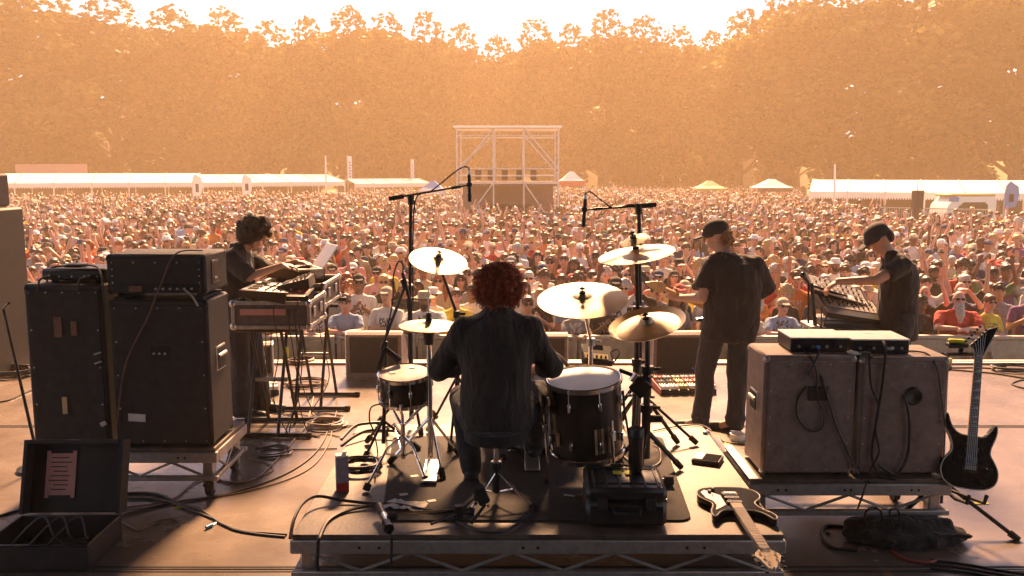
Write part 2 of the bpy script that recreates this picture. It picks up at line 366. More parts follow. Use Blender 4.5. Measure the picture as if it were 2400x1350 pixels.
# ---- closed blobs merged into one continuous skin (voxel remesh), materials by nearest source shape
class Blob:
    def __init__(s): s.b = MB(); s.pr = []
    def cone(s, a, b, r0, r1, m=0, seg=12, flat=False):
        a = Vector(a); b = Vector(b); d = (b-a); L = d.length; d.normalize()
        pts = []; rs = []
        if not flat:
            for t in (85, 60, 30): pts.append(a-d*r0*math.sin(R(t))); rs.append(r0*math.cos(R(t)))
        pts += [a, b]; rs += [r0, r1]
        if not flat:
            for t in (30, 60, 85): pts.append(b+d*r1*math.sin(R(t))); rs.append(r1*math.cos(R(t)))
        s.b.tube(pts, rs, seg); s.pr.append((m, 'c', np.array(a), np.array(b), r0, r1)); return s
    def loft(s, secs, m=0, seg=20, yaw=0.):
        """closed tube through elliptical sections (x, y, z, rx, ry) stacked along z"""
        vs = []; n = len(secs); cy_, sy_ = math.cos(yaw), math.sin(yaw)
        for (x, y, z, rx, ry) in secs:
            for k in range(seg):
                a = 2*math.pi*k/seg; u = rx*math.cos(a); v = ry*math.sin(a); vs.append(Vector((x+u*cy_-v*sy_, y+u*sy_+v*cy_, z)))
        fs = [(i*seg+k, i*seg+(k+1) % seg, (i+1)*seg+(k+1) % seg, (i+1)*seg+k) for i in range(n-1) for k in range(seg)]+[tuple(range(seg))[::-1], tuple(range((n-1)*seg, n*seg))]
        s.b.add(vs, fs)
        for i in range(n-1): s.pr.append((m, 'c', np.array(secs[i][:3]), np.array(secs[i+1][:3]), min(secs[i][3:]), min(secs[i+1][3:])))
        return s
    def chain(s, pts, rs, m=0):
        for i in range(len(pts)-1): s.cone(pts[i], pts[i+1], rs[i], rs[i+1], m)
        return s
    def ell(s, c, r, m=0, rot=None):
        s.b.ell(c, r, rot, 16, 10); s.pr.append((m, 'e', np.array(Vector(c)), np.array(r), np.array(rot) if rot else np.eye(3), 0)); return s
    def mesh(s, name, mats, voxel=.012, smooth=3, wr=0., wf=6., seed=0, decim=None, marks=()):
        me = bpy.data.meshes.new('t'); me.from_pydata(s.b.v, [], s.b.f)
        bm = bmesh.new(); bm.from_mesh(me); bmesh.ops.recalc_face_normals(bm, faces=bm.faces); bm.to_mesh(me); bm.free()
        o = bpy.data.objects.new('t', me); col.objects.link(o)
        q = o.modifiers.new('r', 'REMESH'); q.mode = 'VOXEL'; q.voxel_size = voxel; q.adaptivity = 0
        if smooth:
            k = o.modifiers.new('s', 'SMOOTH'); k.iterations = smooth; k.factor = .5
        if decim:
            k = o.modifiers.new('d', 'DECIMATE'); k.ratio = decim
        dg = bpy.context.evaluated_depsgraph_get(); out = bpy.data.meshes.new_from_object(o.evaluated_get(dg))
        bpy.data.objects.remove(o); bpy.data.meshes.remove(me); out.name = name; out.materials.clear()
        n = len(out.vertices)
        if wr:
            out.update(); co = np.empty(n*3, 'f'); out.vertices.foreach_get('co', co); no = np.empty(n*3, 'f'); out.vertices.foreach_get('normal', no)
            co = co.reshape(-1, 3); no = no.reshape(-1, 3)
            d = np.array([noise.noise(Vector((p[0]*wf+seed, p[1]*wf, p[2]*wf*.55)))+.5*noise.noise(Vector((p[0]*wf*2.3, p[1]*wf*2.3+seed, p[2]*wf*1.1))) for p in co])
            co += no*(d*wr)[:, None]; out.vertices.foreach_set('co', co.ravel())
        for q in mats: out.materials.append(M[q])
        if len(mats) > 1:
            nf = len(out.polygons); fc = np.empty(nf*3, 'f'); out.polygons.foreach_get('center', fc); fc = fc.reshape(-1, 3)
            best = np.full(nf, 9e9); idx = np.zeros(nf, 'i')
            for p in s.pr:
                if p[1] == 'c':
                    ab = p[3]-p[2]; t = np.clip(((fc-p[2]) @ ab)/max(1e-9, ab @ ab), 0, 1)
                    d = np.linalg.norm(fc-(p[2]+t[:, None]*ab), axis=1)-(p[4]+(p[5]-p[4])*t)
                else:
                    d = (np.linalg.norm(((fc-p[2]) @ p[4])/p[3], axis=1)-1)*p[3].min()
                k = d < best; best[k] = d[k]; idx[k] = p[0]
            for m, c, r in marks:
                k = np.linalg.norm((fc-np.array(c))/np.array(r), axis=1) < 1; idx[k] = m
            out.polygons.foreach_set('material_index', idx)
        out.polygons.foreach_set('use_smooth', [True]*len(out.polygons)); out.update(); return out
# ---------------------------------------------------------------- the stage and the field
GZ = -1.2; FRONT = 9.62
fl = MB().box((0, 3.3, -.09), (16.4, 12.6, .16)).build('stage_floor', 'booth'); tag(fl, 'dark worn vinyl covered festival stage floor', kind='structure')
ys = [-3.0, -.83, 1.80, 4.43, 7.06, FRONT-.05]
for i in range(5):
    a, b = ys[i], ys[i+1]
    MB().box((0, (a+b)/2, -.006), (16.4, b-a-.012, .012), .003).build('floor_strip', 'stage_vinyl', fl)
for yy in (4.43, 7.06):
    for k in (-.028, .028):
        MB().box((0, yy+k, .0015), (16.4, .012, .003)).build('seam_tape', 'rubber', fl)
MB().box((0, FRONT-.02, -.03), (16.4, .05, .075), .006).build('edge_trim', 'white_paint', fl)
MB().box((0, FRONT-.2, .012), (16.4, .07, .024), .008).build('cable_trunking', 'alu', fl)
tag(MB().box((0, 3.2, GZ/2-.12), (16, 12.2, -GZ-.24)).build('stage_base', 'scrim'), 'dark covered base under the stage floor', kind='structure')
g = MB(); n = 26
for i in range(n+1):
    for j in range(n+1):
        x = -260+520*i/n; y = -60+420*j/n; g.v.append((x, y, GZ+(0 if abs(x) < 60 and y < 110 else .25*math.sin(x*.03+y*.05))))
for i in range(n):
    for j in range(n): g.f.append((i*(n+1)+j, (i+1)*(n+1)+j, (i+1)*(n+1)+j+1, i*(n+1)+j+1)); g.m.append(0)
tag(g.build('ground', 'grass'), 'trodden grass of the festival field', kind='structure')
h = MB(); nx, ny = 60, 6
for i in range(nx+1):
    for j in range(ny+1):
        x = -160+320*i/nx; f = j/ny; h.v.append((x, 150+60*f, GZ-.5+(13+3.5*math.sin(x*.045+1)+1.6*math.sin(x*.17)+.8*math.sin(x*.53))*math.sin(math.pi*min(1, f*.9))))
for i in range(nx):
    for j in range(ny): h.f.append((i*(ny+1)+j, (i+1)*(ny+1)+j, (i+1)*(ny+1)+j+1, i*(ny+1)+j+1)); h.m.append(0)
tag(h.build('hills', 'grass'), 'low wooded rise far behind the trees', kind='structure')
ROOFZ, ROOFY = 7.6, 12.8  # unseen roof; its front edge is set forward to shade the near floor
rf = MB(); rf.box((0, (ROOFY-4)/2, ROOFZ+.15), (18, ROOFY+4, .3)); rf.box((0, ROOFY-.1, ROOFZ+.35), (18, .2, .7))
tag(rf.build('stage_roof', 'roof_cloth'), 'dark cloth roof over the stage above the frame', kind='structure')
tag(MB().box((0, -3.9, (ROOFZ+GZ)/2), (17.6, .15, ROOFZ-GZ)).build('blocking_drape', 'roof_cloth'), 'unseen drape added to block light behind the stage', kind='structure')  # unseen backdrop, added behind the camera to keep light off the foreground

# ---- wing speaker boxes at the left frame edge
t = thing('speaker_stack', 'dark speaker boxes stacked at stage corner beyond left cable coils', 'speaker', (-6.10, 9.1, 0))
MB().box((0, 0, .86), (1.62, .8, 1.72), .02).build('lower_box', 'tolex', t)
MB().box((-.06, 0, 1.905), (1.5, .75, .35), .02).build('upper_box', 'booth', t)
MB().box((0, -.405, 1.735), (1.6, .02, .02)).build('rail', 'steel', t)
for z in (.45, 1.25): MB().box((0,-.404,z), (1.5,.02,.72), .006).build('grille', 'grille', t)
for x in (.68,): MB().box((x,-.418,.86), (.14,.02,.05), .006).build('handle', 'black_metal', t)

# ---- crowd barrier
def barrier():
    t = thing('crowd_barrier', 'grey metal barrier section in front of the front row spectators', 'barrier', group='barrier sections along the pit')
    MB().box((0, 0, .57), (1.0, .02, .98), .005).build('panel', 'barrier_metal', t)
    MB().box((0, .02, 1.09), (1.04, .09, .05), .012).build('top_rail', 'alu', t)
    for x in (-.5, .5): MB().box((x, -.02, .55), (.05, .06, 1.06), .008).build('post', 'barrier_metal', t)
    MB().box((0, .35, .015), (1.0, .9, .03)).build('foot_plate', 'barrier_metal', t)
    for x in (-.4, .4): MB().cyl((x, -.02, .9), (x, -.5, .04), .022, .022, 8).build('brace', 'barrier_metal', t)
    return t
BY = 11.55
b0 = barrier()
for i in range(16):
    o = b0 if i == 0 else copy_tree(b0); o['label'] = 'grey metal crowd barrier section before the front row, %s section from left' % ordn(i); o.location = (-8.3+1.08*i, BY+.03*math.sin(i*2.1), GZ); o.rotation_euler[2] = .02*math.sin(i*1.3)

# ---------------------------------------------------------------- trees
def leaf_quads(mb, c, rad, n, q, s0, s1, shell=.55):
    for _ in range(n):
        d = Vector((q.gauss(0, 1), q.gauss(0, 1), q.gauss(0, 1))).normalized(); r = shell+(1-shell)*q.random()**.6
        if q.random() < .12: r *= 1.12
        p = Vector(c)+Vector((d.x*rad[0], d.y*rad[1], d.z*rad[2]))*r
        s = q.uniform(s0, s1); a = Vector((q.gauss(0, 1), q.gauss(0, 1), q.gauss(0, .7))).normalized(); x, y, _d = frame(a)
        k = q.uniform(.55, .9)
        mb.add([p-x*s, p-y*s*k, p+x*s, p+y*s*k], [(0, 1, 2, 3)])
def tree_template(seed, dense=1.):
    q = random.Random(seed); cr_ = MB(); tr = MB(); H = 20.
    tr.tube([(0,0,-.3), (.1,0,3), (-.1,.1,6.5), (.15,.1,11), (.1,0,15.5)], [.5,.36,.3,.2,.06], 9)
    lobes = [((0,0,16.2), (1.9,1.9,2.6)), ((.9,-.6,14.2), (1.9,1.9,1.9)), ((-.9,.5,13.4), (2.1,2.1,1.8))]
    for k in range(27):
        a = k*2.4+q.uniform(-.5,.5); z = 4.2+11.2*(k/26)+q.uniform(-.8,.8); reach = (4.4-2.5*max(0, (z-10)/7))*q.uniform(.55, 1.18)
        p = Vector((math.cos(a)*reach, math.sin(a)*reach, z)); s = q.uniform(.9, 2.1); lobes.append((p, (s*1.15, s*1.15, s*.8)))
        b = Vector((0, 0, max(2.5, z-2.8))); tr.tube([b, b.lerp(p, .5)+Vector((0,0,.35)), p], [.15,.1,.035], 6)
    for c, r in lobes: leaf_quads(cr_, c, r, int(330*dense*(r[0]/2)**1.5), q, .16, .36)
    return cr_.mesh('crown', 'leaf'), tr.mesh('trunk', 'bark')
TT = [tree_template(s) for s in (3, 7, 19, 23)]
TREES = [(-70,-90,86,7.6),(90,-70,88,7.4),(250,-40,92,7.2),(395,0,95,6.4),(520,4,97,5.8),(632,36,99,5),(720,28,96,4.6),(812,2,95,5.6),(905,18,98,4.9),(1000,16,100,5),(1085,46,104,4.6),(1165,70,106,4.6),(1255,34,102,5),(1340,46,100,4.6),(1425,12,98,5.2),(1512,24,97,5),(1590,48,96,4.6),(1668,62,98,4),(1745,10,92,5),(1850,-45,88,6.4),(1975,-80,84,7),(2110,-95,80,7.2),(2265,-110,76,7),(2420,-120,74,7)]
KIND = ['tall dark','bushy','leaning','round-topped']
for i, (px, yt, Y, r) in enumerate(TREES):
    top = PY(px, yt, Y); k = i % 4; h = (top.z-GZ)/19.2
    where = 'behind left marquee' if px < 800 else 'beyond scaffold tower' if px < 1400 else 'behind right stalls' if px < 1800 else 'behind right marquee'
    t = thing('broadleaf_tree', 'hazy %s broadleaf tree %s, %s tree from left' % (KIND[k], where, ordn(i)), 'tree', (top.x, Y, GZ), i*1.7, 'trees round the field')
    t.scale = (r/5., r/5., h)
    c = link('crown', TT[k][0], t, False); link('trunk', TT[k][1], t, False)
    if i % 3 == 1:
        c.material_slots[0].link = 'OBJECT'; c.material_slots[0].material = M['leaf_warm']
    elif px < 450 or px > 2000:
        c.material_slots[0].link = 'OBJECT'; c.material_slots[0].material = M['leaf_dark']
for i in range(11):                     # farther trees closing the gaps between the trunks
    px = 330+i*155; Y = 118+6*math.sin(i*2.3); top = PY(px, 130+30*math.sin(i*1.7), Y); k = (i+1) % 4
    t = thing('broadleaf_tree', 'faint background tree far behind the others, %s faint tree from left' % ordn(i), 'tree', (top.x, Y, GZ), i*2.3, 'trees round the field')
    t.scale = (1.25, 1.25, (top.z-GZ)/19.2); link('crown', TT[k][0], t, False); link('trunk', TT[k][1], t, False)
def bush_template(seed):
    q = random.Random(seed); m = MB()
    for k in range(6): leaf_quads(m, (q.uniform(-2,2), q.uniform(-.8,.8), q.uniform(.8,2.6)), (1.5,1.2,1.3), 260, q, .14, .3)
    s = MB()
    for k in range(4): s.tube([(k*.7-1, 0, -.2), (k*.9-1.3, .1, 1.6)], [.06,.03], 5)
    return m.mesh('crown', 'leaf_dark'), s.mesh('trunk', 'bark')
BT = [bush_template(5), bush_template(6)]
for i in range(17):
    px = -40+i*152; Y = 86+20*math.sin(math.pi*min(1, max(0, px/2400)))
    p = PY(px, 400, Y); t = thing('bush', 'dark leafy bush under the trees, %s bush from left' % ordn(i), 'bush', (p.x, Y-4, GZ), i*2.2, 'bushes under the trees')
    t.scale = (1.6, 1.3, 1.65+.3*math.sin(i*1.9)); link('crown', BT[i % 2][0], t, False); link('trunk', BT[i % 2][1], t, False)

# ---------------------------------------------------------------- marquees, stalls, tower, flags, houses
def marquee(label, p0, p1, depth, ez, rz, n):
    p0 = Vector(p0); p1 = Vector(p1); d = (p1-p0); L = d.length; ang = math.atan2(d.y, d.x)
    t = thing('marquee', label, 'marquee', (p0.x, p0.y, GZ), ang)
    for k in range(n):
        a = L*k/n; b = L*(k+1)/n; m = MB(); c = 8; sag = .10
        for (y0, z0, y1, z1) in ((0, ez, depth/2, rz), (depth/2, rz, depth, ez)):
            vs = []; fs = []
            for i in range(c+1):
                x = a+.03+(b-a-.06)*i/c; dip = sag*math.sin(math.pi*i/c)
                for j in range(5): vs.append((x, y0+(y1-y0)*j/4, z0+(z1-z0)*j/4-dip*math.sin(math.pi*j/4)))
            for i in range(c):
                for j in range(4): fs.append((i*5+j, (i+1)*5+j, (i+1)*5+j+1, i*5+j+1))
            m.add(vs, fs)
        m.build('roof_panel', 'canvas', t)
        v = MB(); q = 14
        for i in range(q):
            x0 = a+.03+(b-a-.06)*i/q; x1 = a+.03+(b-a-.06)*(i+1)/q; xm = (x0+x1)/2
            v.add([(x0,-.02,ez-.02),(x1,-.02,ez-.02),(x1,-.02,ez-.26),((x1+xm)/2,-.02,ez-.36),(xm,-.02,ez-.38),((x0+xm)/2,-.02,ez-.36),(x0,-.02,ez-.26)], [(0,1,2,3,4,5,6)])
        v.build('valance', 'canvas', t, False)
        MB().box(((a+b)/2, depth-.1, ez/2), (b-a-.1, .03, ez), 0).build('back_wall', 'booth', t)  # dark wall colour stands for the shaded interior below the valance
    for k in range(n+1):
        for y in (0, depth): MB().cyl((L*k/n, y, 0), (L*k/n, y, ez), .05, .05, 8).build('pole', 'white_paint', t)
        MB().tube([(L*k/n, 0, ez+.01), (L*k/n, depth/2, rz+.01), (L*k/n, depth, ez+.01)], .045, 6).build('rafter', 'steel', t)
    return t
a = PY(-60, 441, 62); b = PY(470, 441, 67)
marquee('long white marquee with scalloped edge at far left behind crowd', (a.x,62,0), (b.x,67,0), 7, 2.42, 3.1, 6)
a = PY(476, 441, 67.3); b = PY(808, 436, 74)
marquee('white marquee running on behind the two feather flags', (a.x,67.3,0), (b.x,74,0), 7, 2.4, 3.0, 5)
a = PY(832, 436, 76); b = PY(1005, 432, 80)
marquee('low distant white awning below the two banner poles', (a.x,76,0), (b.x,80,0), 4, 2.2, 2.6, 4)
a = PY(1898, 462, 47); b = PY(2460, 470, 43)
marquee('long white marquee with scalloped edge on the right side', (a.x,47,0), (b.x,43,0), 7, 2.2, 2.8, 6)
# scaffold tower
TY = 41.; a = PY(1072, 480, TY).x; b = PY(1308, 480, TY).x; W = b-a
t = thing('scaffold_tower', 'pale scaffold sound tower with cross braces in the crowd', 'tower', (a, TY, GZ))
zt = PY(1200, 300, TY).z-GZ; zs = [PY(1200, y, TY).z-GZ for y in (395, 412, 428)]
for x in (0, W*.36, W*.66, W):
    for y in (0, 3.2): MB().cyl((x, y, 0), (x, y, zt), .04, .04, 8).build('pole', 'scaffold', t)
for z in zs+[zt, zt-.35, 1.1]:
    for y in (0, 3.2): MB().cyl((0, y+.06, z), (W, y+.06, z), .032, .032, 7).build('ledger', 'scaffold', t)
for (x0, z0, x1, z1) in ((W*.36, zs[0]+1.5, 0, zs[0]), (W*.66, zs[0]+1.5, W, zs[0]-.3), (W*.36, zs[2], .1, .6), (W*.66, zs[2], W-.1, .6), (.0, zs[0]-.2, W*.36, zt), (W, zs[0], W*.66, zt)):
    MB().cyl((x0, -.06, z0), (x1, -.06, z1), .035, .035, 7).build('brace', 'scaffold', t)
MB().box((W/2, 1.6, zs[2]-.1), (W-.1, 3.1, .12)).build('platform', 'ply', t)
MB().box((W/2, 2.9, zs[2]/2), (W-.2, .06, zs[2]-.3)).build('back_screen', 'screen_cloth', t)
MB().box((W/2, 1.6, zt+.06), (W+.3, 3.6, .08)).build('roof', 'canvas', t)
MB().box((W/2, .5, 1.55), (W*.5, .7, .16), .03, rotm(.3)).build('mixing_desk', 'black_plastic', t)
for x in (.9, 1.5, 2.2, 2.9, 3.6):
    MB().box((x, 2.2, zs[2]+.35), (.3, .3, .5), .03).build('lamp', 'black_metal', t)
# feather flags and banners
def feather(label, px, y0, y1, Y, m):
    p = PY(px, y1, Y); top = PY(px, y0, Y).z-GZ; t = thing('feather_flag', label, 'flag', (p.x, Y, GZ))
    MB().tube([(0,0,0),(0,0,top*.8),(.06,0,top*.93),(.24,0,top)], .02, 6).build('pole', 'steel', t)
    w_ = .62; z0 = p.z-GZ; m2 = MB()
    for s in (-.006, .006): m2.add([(.02,s,z0),(.02+w_*.8,s,z0+.1),(.02+w_,s,z0+(top-z0)*.5),(.02+w_*.92,s,top-.25),(.24,s,top-.02),(.08,s,top*.94),(.02,s,top*.8)], [(0,1,2,3,4,5,6)])
    m2.build('cloth', m, t, False)
    for k in range(5):
        z = z0+.35+(top-z0-.9)*k/5; MB().box((.3,-.012,z), (.2,.006,.1)).build('lettering', 'ink', t)
feather('pale feather flag nearer the left edge in front of marquee', 452, 408, 462, 55, 'flag_cloth')
feather('pale feather flag beside first one, nearer the keyboard player', 568, 408, 458, 55, 'flag_cloth')
feather('blue feather flag at the far right edge by the marquee', 2352, 424, 490, 38, 'flag_blue')
def banner(label, px, y0, y1, Y, wpx):
    p = PY(px, y1, Y); top = PY(px, y0, Y).z-GZ; w_ = wpx/FPX*Y; t = thing('banner', label, 'banner', (p.x, Y, GZ))
    MB().cyl((-w_/2-.05,0,0), (-w_/2-.05,0,top+.1), .05, .04, 7).build('pole', 'steel', t)
    MB().box((0,0,(top+p.z-GZ)/2), (w_, .02, top-p.z+GZ)).build('cloth', 'flag_cloth', t)
    for k in range(6): MB().box((.02*(-1)**k,-.016,p.z-GZ+.4+(top-p.z+GZ-.7)*k/6), (w_*.5,.008,.16)).build('lettering', 'flag_blue', t)
banner('tall white banner on a pole above the left marquee', 821, 366, 424, 79, 9)
banner('narrow pale banner on a pole near the scaffold tower', 968, 374, 428, 82, 6)
tag(MB().cyl((PY(763,440,66).x,66,GZ), (PY(763,365,66).x,66,PY(763,365,66).z), .09, .05, 8).build('flag_pole', 'white_paint'), 'bare white pole standing left of the white banner', 'pole')
tag(MB().cyl((PY(1962,470,46).x,46.2,GZ), (PY(1960,385,46).x,46.2,PY(1960,385,46).z), .09, .05, 8).build('flag_pole', 'white_paint'), 'bare pale pole rising at end of right marquee', 'pole')
# delay speaker on a mast
p = PY(2147, 500, 34); t = thing('speaker_mast', 'dark speaker box on mast above the right side crowd', 'speaker', (p.x, 34, GZ))
MB().cyl((0,0,0),(0,0,PY(2147,470,34).z-GZ), .16, .14, 10).build('mast', 'booth', t)
z0, z1 = PY(2147, 490, 34).z-GZ, PY(2147, 446, 34).z-GZ
MB().box((0,-.05,(z0+z1)/2), (.34,.34,z1-z0), .02).build('cabinet', 'booth', t); MB().box((0,-.23,(z0+z1)/2), (.28,.02,z1-z0-.1)).build('grille', 'grille', t)
MB().cyl((0,0,z1),(0,0,z1+.35), .02, .02, 6).build('aerial', 'steel', t)
# food van
p = PY(2275, 500, 41); t = thing('food_van', 'white food van with pale yellow roof before right marquee', 'van', (p.x, 41, GZ))
w_ = 118/FPX*41; MB().prism([(-w_/2,.35),(w_/2,.35),(w_/2,1.9),(w_/2-.12,2.12),(-w_/2+.5,2.12),(-w_/2+.1,1.7),(-w_/2,1.2)], 0, 1.7).build('body', 'white_paint', t)
MB().box((.1,.85,2.17), (w_-.3,1.75,.12), .05).build('roof', 'mustard', t)
MB().prism([(-w_/2+.55,1.25),(w_/2-.4,1.25),(w_/2-.4,1.72),(w_/2-.55,1.85),(-w_/2+.85,1.85),(-w_/2+.6,1.66)], -.02, .03).build('hatch', 'dark_glass', t)
MB().box((-w_/2+.35,-.02,1.98), (.45,.03,.2)).build('sign', 'flag_blue', t)
for x in (-w_/2+.4, w_/2-.4):
    for y in (.15, 1.55): MB().cyl((x,y-.1,.33),(x,y+.1,.33), .33, .33, 16).build('wheel', 'rubber', t)
# mesh fence
p0 = PY(2062, 486, 37.5); p1 = PY(2330, 494, 35); t = thing('mesh_fence', 'pale temporary mesh fence panel line in front of the van', 'fence', (p0.x, p0.y, GZ), math.atan2(p1.y-p0.y, p1.x-p0.x))
L = math.hypot(p1.x-p0.x, p1.y-p0.y); hz = p0.z-GZ
MB().cyl((0,0,hz),(L,0,hz), .025, .025, 6).build('top_rail', 'fence_mesh', t)
MB().cyl((0,0,.15),(L,0,.15), .025, .025, 6).build('bottom_rail', 'fence_mesh', t)
for k in range(45): MB().cyl((L*k/44,0,.1),(L*k/44,0,hz), .009, .009, 4).build('bar', 'fence_mesh', t, False)
# stalls
def stall(label, px, y0, y1, Y, wpx, m1, m2):
    p = PY(px, y1, Y); zt = PY(px, y0, Y).z-GZ; w_ = wpx/FPX*Y; t = thing('market_stall', label, 'stall', (p.x, Y, GZ))
    for x in (-w_/2+.05, w_/2-.05):
        for y in (0, 1.8): MB().cyl((x,y,0),(x,y,zt*.8), .04, .04, 6).build('post', 'steel', t)
    MB().lathe([(w_*.72,zt*.78),(w_*.5,zt*.84),(w_*.1,zt)], (0,.9,0), Matrix.Rotation(math.pi/4,3,'Z'), 4).build('roof', m1, t, False)
    MB().box((0,-.03,zt*.74), (w_,.05,.35)).build('sign', m2, t); MB().box((0,0,.5), (w_,.5,1.0)).build('counter', 'wood', t)
stall('small white peaked stall right of the scaffold tower', 1341, 402, 470, 64, 60, 'canvas', 'red_case')
stall('stall with mustard sign beyond the right microphone', 1668, 424, 470, 66, 66, 'mustard', 'mustard')
stall('stall with white roof between mustard stall and marquee', 1815, 420, 470, 62, 80, 'canvas', 'booth')
stall('grey-blue topped stall just left of scaffold tower', 1012, 424, 470, 56, 60, 'flag_blue', 'flag_cloth')
def house(label, px0, px1, ytop, Y, rows, cols, m):
    a = PY(px0, 430, Y).x; b = PY(px1, 430, Y).x; h = PY(px0, ytop, Y).z-GZ; t = thing('house', label, 'house', ((a+b)/2, Y, GZ)); w_ = b-a
    MB().box((0,4,h/2), (w_,8,h)).build('wall', m, t)
    MB().prism([(-w_/2-.4,h),(w_/2+.4,h),(w_/2-1.5,h+2.4),(-w_/2+1.5,h+2.4)], -.4, 8.4).build('roof', 'concrete', t)
    for i in range(rows):
        for j in range(cols):
            x = -w_/2+w_*(j+.5)/cols; z = h*(i+.55)/rows
            wd = MB().box((x,-.03,z), (w_/cols*.42,.1,h/rows*.55)).build('window', 'white_paint', t)
            MB().box((x,-.085,z), (w_/cols*.34,.02,h/rows*.47)).build('pane', 'glass', wd)
            MB().box((x,-.1,z-h/rows*.31), (w_/cols*.5,.16,.1)).build('sill', 'white_paint', wd)
house('pale house with windows showing under the far left trees', 60, 330, 318, 106, 2, 5, 'stone')
house('pale stone house between tree trunks beyond the guitarist', 1560, 1800, 336, 116, 2, 5, 'stone')
p = PY(120, 390, 80); tag(MB().box((p.x,80,p.z/2+GZ/2), (6.5,.15,p.z-GZ+.4), .02).build('hoarding', 'pink_paper'), 'pinkish hoarding behind marquee at far left', 'hoarding')

# ---------------------------------------------------------------- the crowd
SH = {'white':(.74,.72,.7),'black':(.025,.024,.026),'grey':(.25,.25,.26),'navy':(.03,.045,.11),'red':(.5,.04,.04),'pale blue':(.3,.42,.6),'pink':(.6,.3,.33),'orange':(.6,.2,.05),'yellow':(.7,.55,.08),'green':(.06,.16,.08),'purple':(.16,.07,.2),'beige':(.5,.4,.28)}
for k, c in SH.items(): mat('shirt '+k, c, .85, var=.14, vs_=8, fold=.5, prnt=True)
SK = {'light':(.56,.33,.24),'tan':(.42,.23,.15),'brown':(.2,.1,.06),'rosy':(.6,.32,.25)}
for k, c in SK.items(): mat('skin '+k, c, .55, var=.1)
HR = {'dark':(.022,.015,.011),'brown':(.09,.045,.022),'blond':(.46,.3,.13),'grey':(.42,.4,.38),'ginger':(.25,.075,.022)}
for k, c in HR.items(): mat('hair '+k, c, .5, var=.45, vs_=45)
mat('eye', (.02,.015,.012), .3); mat('lips', (.36,.13,.1), .5); mat('trousers', (.035,.04,.055), .85, var=.3); mat('shorts', (.2,.17,.13), .85, var=.2); mat('shades', (.012,.012,.014), .12)
def hand(b, wpos, d, up, side, m=0, s=1., curl=.5):
    """palm and five bent fingers: d points along the hand, up out of its back, side = +1 / -1 for the thumb's side"""
    d = Vector(d).normalized(); up = Vector(up); up = (up-d*up.dot(d)).normalized(); r = d.cross(up)*side; w0 = Vector(wpos)
    b.ell(w0+d*.045*s, (.04*s, .05*s, .017*s), m, Matrix((r, d, up)).transposed())
    for k in range(4):
        o = w0+d*.082*s+r*(.031-.0205*k)*s; L = (.034, .039, .036, .027)[k]*s; c = curl*(.8+.12*k)
        p1 = o+(d*math.cos(c*.6)-up*math.sin(c*.6))*L; p2 = p1+(d*math.cos(c*1.5)-up*math.sin(c*1.5))*L*.8
        b.chain([o-d*.02*s, p1, p2], [.0092*s, .0085*s, .007*s], m)
    o = w0+d*.02*s+r*.032*s; p1 = o+(d*.75+r*.65-up*.25).normalized()*.036*s; b.chain([o, p1, p1+(d*.9+r*.2-up*.4*curl).normalized()*.03*s], [.013*s, .0105*s, .0085*s], m)
